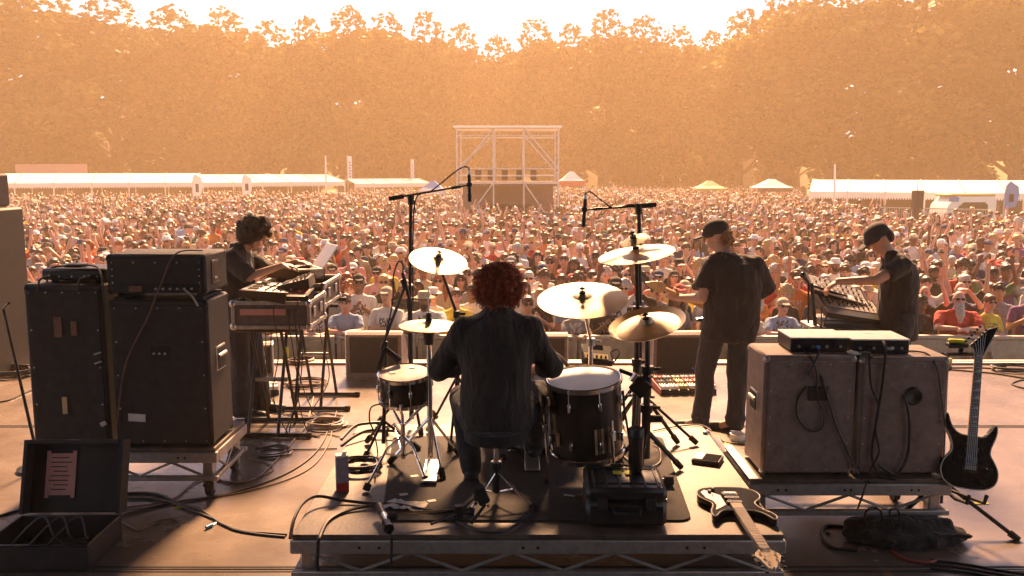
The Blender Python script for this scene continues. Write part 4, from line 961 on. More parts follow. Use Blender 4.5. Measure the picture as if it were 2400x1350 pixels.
cable('long black lead down the middle of the right grey cabinets', [PY(1925,880,yb),PY(1945,950,yb-.01),PY(1960,1000,yb-.01),PY(1985,1055,yb-.01),PY(2010,1110,yb-.01),PY(2040,1132,4.86)], .006)
cable('black lead dropping from the white plug across right grey cabinet', [PY(2070,800,4.97),PY(2075,822,yb),PY(2068,900,yb-.015),PY(2055,980,yb-.015),PY(2043,1060,yb-.015),PY(2055,1105,yb-.02),PY(2090,1120,4.87)], .0075)
cable('second black lead beside it crossing the right grey cabinet', [PY(2037,812,5.0),PY(2038,850,yb-.01),PY(2042,905,yb-.02),PY(2058,950,yb-.025),PY(2052,1010,yb-.02),PY(2060,1060,yb-.02),PY(2040,1110,yb-.02),PY(2100,1125,4.87)], .006)
cable('black lead from round jack dish down to the right riser', [PY(2118,925,yb),PY(2128,960,yb-.02),PY(2132,1010,yb-.015),PY(2126,1070,yb-.015),PY(2100,1110,yb-.02),PY(2060,1090,yb-.02)], .008)
cable('thin lead over the right top corner of the grey cabinet', [PY(2115,822,5.1),PY(2170,828,4.98),PY(2195,860,yb-.01),PY(2205,920,yb-.01),PY(2215,1000,yb-.01)], .005)
t = thing('power_adaptor', 'crumpled white plug and tape between the two amplifier heads', 'adaptor', (1.985, 4.97, RZ+.712))
MB().box((0,0,.012),(.09,.03,.022), .006, rotm(0,.25,.5)).build('body', 'white_paint', t); MB().tube(spline([(.03,0,.015),(.07,-.02,.02),(.08,-.05,.0)]), .005, 6).build('lead', 'pale_cable', t)

# ---------------------------------------------------------------- guitars
def guitar(name, label, body_m, fret_m, head_kind, nstr=6, inlay='fin', edge=None, fingerboard_only=False):
    """electric guitar: local z runs from the tail (0) to the head (1), strings towards -y"""
    t = thing(name, label, 'guitar')
    out = [(-.02,.0),(-.09,.006),(-.145,.04),(-.165,.10),(-.15,.16),(-.115,.205),(-.108,.245),(-.125,.30),(-.155,.345),(-.172,.395),(-.165,.43),(-.148,.435),(-.135,.40),(-.112,.355),(-.075,.325),(-.032,.318),(.032,.318),(.066,.318),(.092,.335),(.112,.365),(.13,.395),(.142,.392),(.145,.355),(.135,.31),(.118,.262),(.115,.22),(.135,.185),(.16,.14),(.168,.09),(.15,.04),(.1,.008),(.03,0)]
    o2 = [tuple(p) [:2] for p in spline([(x, z, 0) for x, z in out], 2, True)]
    bd = MB().prism(o2, -.0, .042).build('body', body_m, t)
    if edge: MB().tube([(x, .0015, z) for x, z in o2], .0035, 5, True).build('binding', edge, bd)
    nz0, nz1 = .315, .805; nk = MB(); w0, w1 = .029, .022
    nk.add([(-w0,-.006,.20+.06),(w0,-.006,.20+.06),(w1,-.006,nz1),(-w1,-.006,nz1),(-w0*.8,.02,.26),(w0*.8,.02,.26),(w1*.8,.016,nz1),(-w1*.8,.016,nz1)], [(0,3,2,1),(4,5,6,7),(0,4,7,3),(1,2,6,5),(0,1,5,4),(2,3,7,6)])
    neck = nk.build('neck', 'maple', t)
    fb = MB().add([(-w0,-.0065,.255),(w0,-.0065,.255),(w1,-.0065,nz1),(-w1,-.0065,nz1),(-w0,-.0115,.255),(w0,-.0115,.255),(w1,-.0115,nz1),(-w1,-.0115,nz1)], [(0,1,2,3),(4,7,6,5),(0,4,5,1),(1,5,6,2),(2,6,7,3),(3,7,4,0)]).build('fingerboard', fret_m, t)
    sc = .648; z_nut = nz1; zf = [z_nut-sc*(1-2**(-k/12)) for k in range(0, 25)]
    fr = MB()
    for k, z in enumerate(zf):
        if z < .262: break
        f = (z-.255)/(nz1-.255); ww = w0+(w1-w0)*f; fr.box((0,-.0125,z),(2*ww,.0022,.0022))
    fr.build('frets', 'steel', fb)
    if inlay == 'fin':
        for k in (3,5,7,9,12,15,17,19):
            a, b = zf[k], zf[k-1]; MB().add([(-.019,-.0122,a+.004),(.019,-.0122,a+.004),(.019,-.0122,b-.004)], [(0,1,2)]).build('inlay', 'pearl', fb, False)
    elif inlay == 'dot':
        for k in (3,5,7,9,12,15): MB().cyl((0,-.0115,(zf[k]+zf[k-1])/2),(0,-.0124,(zf[k]+zf[k-1])/2), .004, .004, 8).build('inlay', 'pearl', fb)
    if head_kind == 'point': ho = [(-.024,.80),(.024,.80),(.04,.84),(.105,1.0),(.045,.975),(-.055,.862),(-.03,.835)]
    else: ho = [(-.024,.80),(.024,.80),(.05,.835),(.058,.86),(.045,.9),(.03,.985),(.012,1.0),(-.03,.93),(-.055,.86),(-.05,.835)]
    hdm = MB().prism(ho, .0, .016).build('headstock', fret_m if head_kind == 'spear' else body_m, t)
    if edge: MB().tube([(x, .001, z) for x, z in ho], .003, 5, True).build('binding', edge, hdm)
    for k in range(nstr):
        if head_kind == 'point': f = k/(nstr-1); x, z = -.045+.075*f+.0, .868+.1*f; xo, zo = x-.035, z+.022
        else: s_ = -1 if k % 2 else 1; z = .85+.05*(k//2); x = s_*.034*(1-.2*(k//2)); xo, zo = x+s_*.035, z
        MB().cyl((x,.004,z),(x,-.012,z), .0055, .0055, 8).build('tuner_post', 'chrome' if head_kind == 'spear' else 'black_metal', hdm)
        MB().box(((x+xo)/2+(xo-x)*.35,.012,(z+zo)/2+(zo-z)*.35),(.018,.009,.013), .003).build('tuner_key', 'black_metal', hdm)
    zb = .135
    st = MB()
    for k in range(nstr):
        f = k/(nstr-1)-.5; st.cyl((f*.056,-.017,zb),(f*.036,-.0145,z_nut), .0011, .0009, 4, False)
        st.cyl((f*.036,-.0145,z_nut),(f*.05 if head_kind != 'point' else -.045+.075*(k/(nstr-1)),-.01,.868+.1*k/(nstr-1) if head_kind == 'point' else .85+.05*(k//2)), .0009, .0009, 4, False)
    st.build('strings', 'steel', t)
    br = MB().box((0,-.006,zb-.012),(.085,.014,.045), .003).build('bridge', 'black_metal', t)
    for k in range(nstr): MB().box(((k/(nstr-1)-.5)*.056,-.015,zb-.008),(.007,.008,.024), .001).build('saddle', 'steel', br)
    for z in (.175, .235): MB().box((0,-.006,z),(.08,.014,.032), .003).build('pickup', 'black_plastic', t)
    for x, z in ((.1,.09),(.075,.055)): MB().cyl((x,0,z),(x,-.018,z), .011, .009, 12).build('knob', 'black_metal', t)
    MB().cyl((.09,0,.13),(.094,-.014,.135), .003, .003, 6).build('switch', 'chrome', t)
    return t
mat('guitar_black', (.012,.012,.013), .16, var=.2); mat('guitar_ivory', (.7,.66,.55), .4, var=.08); mat('guitar_teal', (.05,.085,.08), .18, var=.3)
g1 = guitar('electric_guitar', 'black electric guitar with pointed white edged headstock on stand at right', 'guitar_black', 'rosewood', 'point', 6, 'fin', 'guitar_ivory')
p0 = P(2262, 1228, 0); gy = 4.83
zb, ztop = PY(2270, 1148, gy).z, PY(2318, 764, gy+.22).z
bot = PY(2268, 1146, gy); top = PY(2296, 800, gy+.2); ax = (top-bot).normalized(); sc_ = (PY(2318,762,gy+.2)-bot).length/1.0
def orient(t, bot, axis, face, s):
    z = axis.normalized(); f = Vector(face); yv = -(f-z*f.dot(z)).normalized(); x = yv.cross(z)
    t.matrix_world = Matrix.Translation(bot) @ Matrix((x, yv, z)).transposed().to_4x4() @ Matrix.Scale(s, 4)
    return t
orient(g1, bot, ax, (-.12,-1,0), sc_)
g2 = guitar('electric_guitar', 'dark guitar lying on drum riser with neck over front edge', 'guitar_black', 'maple', 'spear', 7, None, 'guitar_ivory')
MB().prism([(.05,.13),(.12,.05),(.145,.08),(.135,.16),(.105,.21),(.1,.27),(.118,.33),(.085,.3),(.05,.26)], -.004, .001).build('pickguard', 'cream_top', g2)
b2 = P(1705, 1128, RZ+.06); t2 = P(1795, 1262, RZ+.06); ax = (t2-b2).normalized(); ax.z = -.0; 
orient(g2, P(1697, 1142, RZ+.045), ax, (0,0,1), 1.0)
def tripod(t, c, zt, spread, z0, m='black_metal', r=.011, hub=.25, seed=0, feet=.02):
    for k in range(3):
        a = seed+k*2*math.pi/3; e = Vector((c[0]+math.cos(a)*spread, c[1]+math.sin(a)*spread, z0+.012)); L = MB().cyl((c[0],c[1],zt), e, r, r, 8).build('leg', m, t)
        d = (e-Vector((c[0],c[1],zt))).normalized(); MB().cyl(e-d*.05, e+d*.012, feet, feet*.9, 8).build('rubber_foot', 'rubber', L)
# guitar stand behind the standing guitar
t = thing('guitar_stand', 'black tripod guitar stand holding the upright guitar', 'stand', (bot.x-.03, gy+.24, 0))
tp = PY(2254, 832, gy+.24)
MB().cyl((0,0,.12),(-.02,0,tp.z), .016, .012, 10).build('pole', 'black_metal', t)
MB().cyl((-.02,0,tp.z+.005),(.16,-.02,tp.z+.01), .012, .012, 8).build('neck_yoke', 'black_plastic', t); MB().cyl((-.06,-.03,tp.z+.01),(-.02,0,tp.z), .012, .012, 8).build('neck_yoke', 'black_plastic', t)
MB().tube([(0,0,.22),(0,-.17,.21),(.02,-.26,.22),(.02,-.28,.27)], .011, 8).build('body_cradle', 'rubber', t); MB().tube([(0,0,.22),(.1,-.17,.21),(.12,-.26,.22),(.12,-.28,.27)], .011, 8).build('body_cradle', 'rubber', t)
MB().cyl((0,0,.95),(-.06,-.02,.98), .02, .02, 8).build('clamp', 'black_plastic', t)
tripod(t, (0,0), .26, .42, 0, r=.013, seed=-.72, feet=.022)
MB().cyl((-.005,0,tp.z-.06),(-.005,0,tp.z-.02), .018, .018, 8).build('yellow_tape', 'yellow', t)
t = thing('clip_gadget', 'black clip-on gadget with bright yellow top above guitar stand', 'gadget', (PY(2243,810,gy+.24).x, gy+.24, tp.z+.01))  # yellow-topped clip of unknown use, gives no light
MB().box((.0,0,.075),(.1,.05,.02), .008, rotm(0,.05,0)).build('cover', 'hi_vis', t); MB().box((.0,0,.05),(.12,.06,.03), .008).build('body', 'black_plastic', t); MB().cyl((.02,0,-.01),(.03,0,.05), .012, .016, 8).build('clamp', 'black_metal', t)

# ---------------------------------------------------------------- drum kit
def cym_profile(r, bell=.16, h=.032):
    return [(0.006,h),(r*bell*.5,h*.95),(r*bell,h*.62),(r*bell*1.15,h*.5),(r*.45,h*.36),(r*.75,h*.18),(r,0),(r,-.0016),(r*.75,h*.18-.0022),(r*.45,h*.36-.0022),(r*bell,h*.55),(.006,h-.003)]
def cymbal(name, label, c, r, nrm, m='bronze', bell=.17, h=.035, prof=None):
    q = Vector((0,0,1)).rotation_difference(Vector(nrm)).to_matrix()
    o = MB().lathe(prof or cym_profile(r, bell, h), (0,0,0), None, 56).build(name, m); o.location = c; o.rotation_euler = q.to_euler(); tag(o, label, 'cymbal')
    f = MB(); f.cyl((0,0,h),(0,0,h+.012), .02, .018, 12); f.build('felt', 'rubber', o); MB().cyl((0,0,h+.01),(0,0,h+.045), .005, .005, 8).build('stem', 'black_metal', o); MB().box((0,0,h+.03),(.034,.008,.014), .003).build('wing_nut', 'black_metal', o)
    return o
def stand(name, label, cat, base, top, r=.013, m='chrome', z0=RM, spread=.3, seed=.4, tilt_to=None, legz=.42):
    t = thing(name, label, cat, (base[0], base[1], z0)); b = Vector((0,0,.08)); e = Vector(top)-Vector((base[0], base[1], z0)); mid = Vector((0,0,min(e.z*.72, e.z-.1)))
    MB().cyl(b, (0,0,e.z*.45), r*1.35, r*1.35, 12).build('lower_tube', m, t); MB().cyl((0,0,e.z*.45), mid, r, r, 12).build('upper_tube', m, t)
    MB().cyl(mid, e, r*.8, r*.7, 10).build('arm', m, t)
    for z in (e.z*.45, mid.z): MB().cyl((0,0,z-.025),(0,0,z+.02), r*1.9, r*1.9, 12).build('collar', 'black_metal' if m != 'chrome' else 'steel', t); MB().box((r*3,0,z),(.045,.012,.02), .004).build('wing_bolt', m, t)
    tripod(t, (0,0), legz, spread, 0, m, r*.75, seed=seed); return t
CR = PY(1027,611,5.75); cymbal('crash_cymbal', 'tilted crash cymbal left of the drummer head', CR, .195, (.18,-.36,1), 'bronze_pale')
stand('cymbal_stand', 'slanted stand under the left crash cymbal', 'stand', (-.36, 5.62), CR-Vector((0,0,.01)), .012, 'black_metal', spread=.26)
RD = PY(1365,702,5.12); cymbal('ride_cymbal', 'big ride cymbal directly right of the drummer', RD, .268, (-.05,-.27,1), 'bronze_pale', .2, .04)
stand('cymbal_stand', 'chrome stand under the big ride cymbal', 'stand', (RD.x+.07, 5.3), RD-Vector((0,0,.01)), .014, 'chrome', spread=.27, seed=1.2)
C2 = PY(1492,596,5.3); cymbal('crash_cymbal', 'high crash cymbal on right under a small splash cymbal', C2, .235, (-.17,-.12,1), 'bronze_pale')
SP = C2+Vector((-.015,0,.085)); cymbal('splash_cymbal', 'small splash cymbal stacked above the right crash', SP, .085, (-.42,-.3,1), 'bronze', .25, .02)
stand('cymbal_stand', 'tall black stand under the right crash cymbal', 'stand', (C2.x+.03, 5.42), C2-Vector((0,0,.01)), .017, 'black_metal', spread=.3, seed=2.4)
r = .225; CH = PY(1518,765,5.0)
cymbal('china_cymbal', 'china cymbal with upturned rim at lower right of kit', CH, r, (-.26,-.24,1), 'bronze_pale', prof=[(.006,.05),(r*.16,.048),(r*.2,.03),(r*.5,.018),(r*.78,.004),(r*.84,.0),(r,.022),(r,.020),(r*.84,-.002),(r*.5,.016),(r*.2,.027),(.006,.047)], h=.045)
stand('cymbal_stand', 'thick chrome and black stand under the china cymbal', 'stand', (PY(1513,1050,4.98).x, 4.98), CH-Vector((0,0,.01)), .02, 'black_metal', spread=.22, seed=.2, legz=.25)
# hi-hat
HH = PY(1005,768,5.08)
pr = cym_profile(.178,.2,.03)
cymbal('hi_hat', 'upper hi-hat cymbal at the drummer left elbow', HH+Vector((0,0,.012)), .178, (.02,-.04,1), 'bronze_pale', .2, .03)
o = MB().lathe([(a,-b) for a, b in pr], seg=56).build('hi_hat', 'bronze'); o.location = HH; tag(o, 'lower hi-hat cymbal facing down under the upper one', 'cymbal')
t = thing('hi_hat_stand', 'chrome hi-hat stand with pedal and thin top rod', 'stand', (HH.x, HH.y, RM)); e = HH.z-RM
MB().cyl((0,0,.05),(0,0,e-.03), .016, .016, 12).build('tube', 'chrome', t); MB().cyl((0,0,e-.03),(0,0,e+.24), .004, .004, 6).build('pull_rod', 'steel', t); MB().cyl((0,0,e-.1),(0,0,e-.03), .028, .034, 14).build('seat_cup', 'black_metal', t)
MB().cyl((0,0,e+.05),(0,0,e+.09), .016, .016, 10).build('clutch', 'black_metal', t); tripod(t, (0,0), .3, .25, 0, 'chrome', .009, seed=.9)
MB().box((.02,-.2,.035),(.09,.28,.014), .004, rotm(.12)).build('foot_board', 'steel', t)
# snare
SN = PY(948,873,5.15); t = thing('snare_drum', 'small dark snare drum with hazy head left of drummer', 'drum', SN, 0); t.rotation_euler = (R(7), R(-3), .3); rs = .152
MB().lathe([(rs-.004,-.165),(rs,-.16),(rs,-.012),(rs-.004,-.006)], seg=40).build('shell', 'drum_shell', t)
for z in (-.008, -.168): MB().lathe([(rs+.002,z-.012),(rs+.012,z-.012),(rs+.013,z+.008),(rs+.006,z+.012),(rs+.001,z+.009),(rs+.002,z-.012)], seg=40).build('hoop', 'chrome', t)
MB().lathe([(0,-.002),(rs+.001,-.002)], seg=40).build('head', 'skin_head', t)
for k in range(8):
    a = k*math.pi/4; MB().box(((rs+.012)*math.cos(a),(rs+.012)*math.sin(a),-.085),(.018,.018,.045), .004, Matrix.Rotation(a,3,'Z')).build('lug', 'chrome', t); MB().cyl(((rs+.012)*math.cos(a),(rs+.012)*math.sin(a),-.16),((rs+.012)*math.cos(a),(rs+.012)*math.sin(a),.0), .003, .003, 6).build('tension_rod', 'chrome', t)
for x, y in ((.06,.07),(-.07,.02)): MB().cyl((x,y,-.001),(x,y,.003), .02, .018, 12).build('damper_gel', 'white_paint', t)
t = thing('snare_stand', 'chrome snare stand with wide spread tripod legs', 'stand', (SN.x-.0, SN.y-.12, RM)); e = SN.z-RM-.18
MB().cyl((0,0,.06),(0,0,e-.1), .014, .014, 12).build('tube', 'chrome', t)
for k in range(3):
    a = .5+k*2.094; MB().tube([(0,.0,e-.12),(math.cos(a)*.1,.1+math.sin(a)*.1,e-.05),(math.cos(a)*.158,.11+math.sin(a)*.158,e-.01),(math.cos(a)*.165,.115+math.sin(a)*.165,e+.03)], .009, 8).build('basket_arm', 'chrome', t)
for k, (fx, fy) in enumerate(((858,1150),(998,1132),(905,1010))):
    f = P(fx, fy, RM)-Vector((SN.x, SN.y-.12, RM)); L = MB().tube([(0,0,.2),(f.x*.45,f.y*.45,.17),(f.x,f.y,.015)], .008, 8).build('leg', 'chrome', t)
    MB().tube([(0,0,.07),(f.x*.5,f.y*.5,.15)], .006, 6).build('leg_brace', 'chrome', L); MB().cyl((f.x*.94,f.y*.94,.03),(f.x,f.y,.005), .02, .022, 10).build('rubber_foot', 'rubber', L)
# floor tom
FT = PY(1368,886,4.72); t = thing('floor_tom', 'large dark floor tom with white head right of drummer', 'drum', FT); t.rotation_euler = (R(6), R(-4), 0); rt = .2; dt = .42
MB().lathe([(rt-.004,-dt),(rt,-dt+.004),(rt,-.012),(rt-.004,-.008)], seg=48).build('shell', 'drum_shell', t)
for z in (-.008, -dt): MB().lathe([(rt+.002,z-.014),(rt+.012,z-.014),(rt+.014,z+.009),(rt+.007,z+.014),(rt+.001,z+.011),(rt+.002,z-.014)], seg=48).build('hoop', 'chrome', t)
MB().lathe([(0,-.002),(rt+.001,-.002)], seg=48).build('head', 'white_head', t)
for k in range(8):
    a = k*math.pi/4+.3
    for z in (-.1, -dt+.1): MB().box(((rt+.012)*math.cos(a),(rt+.012)*math.sin(a),z),(.018,.018,.05), .004, Matrix.Rotation(a,3,'Z')).build('lug', 'chrome', t)
    MB().cyl(((rt+.014)*math.cos(a),(rt+.014)*math.sin(a),-.1),((rt+.014)*math.cos(a),(rt+.014)*math.sin(a),.002), .003, .003, 6).build('tension_rod', 'chrome', t)
for k in range(3):
    a = -1.0+k*2.094; x, y = (rt+.03)*math.cos(a), (rt+.03)*math.sin(a); L = MB().tube([(x,y,-.18),(x,y,-dt-.1),(x*1.06,y*1.06,RM-FT.z+.02)], .007, 8).build('leg', 'chrome', t)
    MB().box((x,y,-.27),(.03,.03,.06), .005, Matrix.Rotation(a,3,'Z')).build('bracket', 'chrome', L); MB().cyl((x*1.06,y*1.06,RM-FT.z+.04),(x*1.06,y*1.06,RM-FT.z+.0), .014, .016, 8).build('rubber_foot', 'rubber', L)
sx = MB()
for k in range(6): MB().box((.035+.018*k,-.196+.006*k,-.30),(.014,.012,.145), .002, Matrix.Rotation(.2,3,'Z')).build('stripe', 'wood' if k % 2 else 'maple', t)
MB().box((-.165,-.13,-.30),(.02,.012,.08), .003, Matrix.Rotation(-.7,3,'Z')).build('badge_glint', 'maple', t)  # amber patch painted in for crowd light reflected on the leg bracket
# bass drum
t = thing('bass_drum', 'pale bass drum with dark hoop mostly hidden beyond drummer', 'drum', (.12, 5.52, RM+.30)); rb = .29
rx = Matrix.Rotation(R(-90), 3, 'X')
MB().lathe([(rb-.003,-.19),(rb,-.18),(rb,.2),(rb-.003,.21)], (0,0,0), rx, 48).build('shell', 'white_head', t)
for z in (-.2, .215): MB().lathe([(rb-.004,z-.022),(rb+.02,z-.022),(rb+.024,z),(rb+.02,z+.022),(rb-.004,z+.022),(rb-.004,z-.022)], (0,0,0), rx, 48).build('hoop', 'drum_shell', t)
for z in (-.195, .212): MB().lathe([(0,z),(rb+.001,z)], (0,0,0), rx, 48).build('head', 'white_head', t)
for k in range(8):
    a = k*math.pi/4+.39; x, z = (rb+.02)*math.cos(a), (rb+.02)*math.sin(a); MB().cyl((x,-.2,z),(x,.2,z), .004, .004, 6).build('tension_rod', 'chrome', t); MB().box((x,-.2,z),(.035,.05,.05), .008, Matrix.Rotation(-a,3,'Y')).build('claw', 'chrome', t)
for s in (-1, 1): MB().cyl((s*.26,.0,-.12),(s*.42,.22,-.305), .009, .009, 8).build('spur', 'chrome', t)
t = thing('bass_drum_pedal', 'chrome bass drum pedal in front of the bass drum', 'pedal', (.12, 5.1, RM))
MB().box((0,0,.03),(.09,.3,.012), .004, rotm(.1)).build('foot_board', 'steel', t)
for s in (-1, 1): MB().cyl((s*.06,.17,0),(s*.06,.17,.2), .008, .008, 8).build('post', 'chrome', t)
MB().cyl((-.06,.17,.19),(.06,.17,.19), .008, .008, 8).build('axle', 'chrome', t); MB().cyl((0,.17,.19),(0,.09,.33), .004, .004, 6).build('beater_shaft', 'steel', t); MB().ell((0,.09,.34),(.025,.025,.03)).build('beater', 'white_paint', t)
# throne
TH = Vector((-.085, 4.5, RM)); t = thing('drum_throne', 'black drum stool on a low chrome tripod', 'stool', TH)
MB().lathe([(0,.33),(.1,.33),(.165,.345),(.172,.37),(.165,.405),(.1,.418),(0,.42)], seg=36).build('seat', 'black_cloth', t)
MB().cyl((0,0,.05),(0,0,.2), .02, .02, 12).build('outer_tube', 'black_metal', t); MB().cyl((0,0,.2),(0,0,.335), .014, .014, 12).build('post', 'chrome', t); MB().cyl((0,0,.18),(0,0,.22), .03, .03, 12).build('collar', 'black_metal', t)
for k, (fx, fy) in enumerate(((1252,1196),(1102,1205),(1180,1075))):
    f = P(fx, fy, RM)-TH; L = MB().cyl((0,0,.17),(f.x,f.y,.015), .008, .008, 8).build('leg', 'chrome', t); MB().cyl((0,0,.05),(f.x*.5,f.y*.5,.095), .006, .006, 6).build('leg_brace', 'chrome', L); MB().cyl((f.x*.93,f.y*.93,.03),(f.x,f.y,.004), .017, .02, 8).build('rubber_foot', 'rubber', L)
# tall overhead microphone stands
def boom(label, base, top, tail, tip, z0, mic_dir, m='black_metal', spread=.3, seed=0., loop=None, mlabel=''):
    b = Vector(base); t = thing('microphone_stand', label, 'microphone stand', (b.x, b.y, z0)); o = Vector((b.x, b.y, z0)); T = Vector(top)-o
    MB().cyl((0,0,.05),(0,0,T.z*.55), .017, .017, 12).build('lower_tube', m, t); MB().cyl((0,0,T.z*.55), T, .012, .012, 10).build('upper_tube', m, t); MB().cyl((0,0,T.z*.55-.05),(0,0,T.z*.55+.03), .022, .022, 12).build('clutch', m, t)
    MB().cyl(T-Vector((0,0,.05)), T+Vector((0,0,.02)), .02, .024, 12).build('swivel', m, t); a, e = Vector(tail)-o, Vector(tip)-o
    MB().cyl(a, e, .009, .007, 8).build('boom_arm', m, t); d = (e-a).normalized(); MB().cyl(a, a+d*.1, .016, .016, 10).build('counterweight', 'rubber', t); MB().cyl(e-d*.12, e-d*.06, .012, .012, 8).build('grip', m, t)
    MB().cyl(T+Vector((.02,0,-.02)), T+Vector((.03,0,-.11)), .004, .004, 6).build('lever', m, t)
    tripod(t, (0,0), .32, spread, 0, m, .01, seed=seed)
    md = Vector(mic_dir).normalized(); w_ = Vector(tip)
    mt = thing('microphone', mlabel, 'microphone', w_)
    MB().cyl(md*-.07, md*.06, .012, .012, 10).build('body', 'black_metal', mt); MB().cyl(md*.06, md*.11, .0145, .0135, 10).build('capsule', 'gunmetal', mt); MB().cyl(md*-.1, md*-.07, .008, .011, 8).build('connector', 'steel', mt)
    MB().cyl((0,0,-.01),(0,0,.015), .019, .019, 10).build('clip', 'rubber', mt)
    if loop: cable('thin lead arching back along ' + loop[0], [w_-md*.1]+[Vector(q) for q in loop[1]], .005)
    return t
oy = 5.9
boom('tall boom stand rising behind left crash cymbal', (PY(963,870,oy).x, oy), PY(963,462,oy), PY(912,466,oy), PY(1100,434,oy), RM, (.02,0,-1), spread=.24, seed=.9,
     loop=('left overhead boom', [PY(1098,393,oy),PY(1085,392,oy),PY(1060,408,oy),PY(1010,448,oy),PY(975,466,oy),PY(968,560,oy),PY(968,720,oy)]), mlabel='slim microphone hanging from the left overhead boom')
oy = 5.62
boom('tall boom stand rising above the right crash cymbal', (PY(1495,1030,oy).x, oy), PY(1497,484,oy), PY(1538,480,oy), PY(1370,492,oy), RM, (-.06,0,-1), spread=.38, seed=-.35,
     loop=('right overhead boom', [PY(1370,456,oy),PY(1384,450,oy),PY(1410,470,oy),PY(1440,488,oy),PY(1488,482,oy),PY(1502,540,oy),PY(1500,700,oy)]), mlabel='slim microphone hanging from the right overhead boom')
# snare microphone on a short slanting stand
oy = 5.35; t = thing('microphone_stand', 'short slanting microphone stand clamped left of snare', 'microphone stand', (PY(893,1050,oy-.1).x, oy, RM)); o = Vector(t.location)
MB().cyl((0,0,.05), PY(905,800,oy)-o, .013, .011, 10).build('lower_tube', 'black_metal', t); MB().cyl(PY(893,820,oy)-o, PY(950,668,oy)-o, .010, .009, 8).build('boom_arm', 'black_metal', t)
MB().cyl(PY(950,672,oy)-o, PY(945,655,oy)-o, .018, .02, 10).build('clip', 'rubber', t); tripod(t, (0,0), .2, .22, 0, 'black_metal', .009, seed=2.2)
mt = thing('microphone', 'slim hi-hat microphone on the short slanting stand', 'microphone', PY(950,665,oy)); d = (PY(966,715,oy)-PY(946,640,oy)).normalized()
MB().cyl(d*-.07, d*.12, .011, .011, 10).build('body', 'black_metal', mt)
cable('lead looping above short slanting microphone stand', [PY(944,640,oy),PY(944,620,oy),PY(933,614,oy),PY(922,650,oy),PY(920,710,oy),PY(905,780,oy)], .005)
mt = thing('microphone', 'stout black microphone angled down at the snare', 'microphone', PY(908,822,5.3)); d = Vector((.75,-.1,-.6)).normalized()
MB().cyl(d*-.02, d*.06, .018, .02, 12).build('body', 'black_metal', mt); MB().cyl(d*.06, d*.1, .023, .023, 12).build('grille', 'grille', mt); d2 = Vector((-.3,-.1,-.9)).normalized(); MB().cyl((-.02,0,0), Vector((-.02,0,0))+d2*.12, .014, .012, 10).build('handle', 'rubber', mt)
# little mixer on stand beyond floor tom
mx0 = PY(1398,832,5.75); t = thing('drum_module', 'small mixer with mustard panel on stand beyond floor tom', 'mixer', mx0, .1)
MB().box((0,0,0),(.21,.16,.05), .008, rotm(.55,.12)).build('body', 'black_plastic', t); MB().box((-.01,-.05,.0),(.16,.05,.012), .002, rotm(.55,.12)).build('panel', 'mustard', t)
for k in range(5): MB().cyl((-.07+.03*k,-.055,.004-.004*k),(-.07+.03*k,-.065,.02-.004*k), .008, .007, 8).build('knob', 'rubber', t)
MB().box((.0,.03,.045),(.1,.05,.006), .001, rotm(.55,.12)).build('screen', 'dark_glass', t)
MB().cyl((0,0,-.02),(0,0,RM-mx0.z), .012, .012, 10).build('stand_tube', 'black_metal', t); MB().box((0,0,RM-mx0.z+.012),(.3,.3,.02), .006).build('stand_base', 'black_metal', t)
MB().tube(spline([(.08,.02,0),(.13,-.03,.04),(.16,.02,.0),(.12,.05,-.08)]), .005, 6).build('lead', 'cable', t)
# clamp with plate on china stand
p = PY(1500,905,4.93); t = thing('tom_clamp', 'chunky chrome clamp with grey plate right of floor tom', 'clamp', p)
MB().box((0,-.02,-.0),(.1,.02,.1), .006, rotm(0,.75,0)).build('plate', 'gunmetal', t); MB().box((.035,.01,.0),(.06,.06,.13), .012).build('jaw', 'black_metal', t); MB().cyl((-.05,0,.03),(-.02,.0,.07), .022, .022, 12).build('ball', 'chrome', t); MB().cyl((-.03,0,.06),(-.12,.02,.09), .012, .012, 10).build('arm', 'black_metal', t)
for x, z in ((-.06,-.05),(.06,.06),(.07,-.06)): MB().box((x,-.02,z),(.03,.012,.016), .004).build('wing_bolt', 'chrome', t)
p = PY(1530,982,4.93); t = thing('foam_grip', 'black padded handle jutting from the china stand', 'handle', p); MB().cyl((-.03,0,0),(.05,-.01,.005), .022, .022, 12).build('grip', 'rubber', t); MB().cyl((.05,-.01,.005),(.056,-.01,.005), .018, .012, 12).build('end_cap', 'black_plastic', t)
# floor tom microphone
p = PY(1462,950,4.9); t = thing('microphone', 'thin microphone beside floor tom on slim stand', 'microphone', p); MB().cyl((0,0,-.0),(-.01,0,.09), .01, .01, 10).build('body', 'black_metal', t); MB().cyl((0,0,0),(.07,0,RM-p.z+.02), .007, .007, 8).build('stand_tube', 'black_metal', t); MB().lathe([(0,0),(.09,0),(.09,.012),(0,.02)], (.07,0,RM-p.z), None, 20).build('stand_base', 'black_metal', t)

# ---------------------------------------------------------------- things lying on the drum riser
p = P(803,1150,RZ); t = thing('drink_carton', 'tall bluish drink carton on left corner of drum riser', 'carton', p, .25)
MB().box((0,0,.1),(.07,.06,.2), .004).build('carton_body', 'carton', t); MB().prism([(-.035,.2),(.035,.2),(.035,.212),(-.035,.212)], -.028, .028).build('top_fold', 'white_paint', t); MB().box((0,-.0315,.03),(.066,.002,.05)).build('red_band', 'red', t); MB().cyl((.015,0,.212),(.015,0,.228), .014, .014, 12).build('cap', 'white_paint', t)
p = P(1475,1195,RM); t = thing('hard_case', 'black ribbed hard plastic case at front of drum riser', 'case', (P(1478,1265,RZ).x, 4.33, RM), -.03); W, D, H = .40, .36, .205
MB().box((0,0,H*.32),(W,D,H*.62), .02).build('base', 'black_plastic', t); MB().box((0,0,H*.8),(W,D,H*.36), .02).build('lid', 'black_plastic', t)
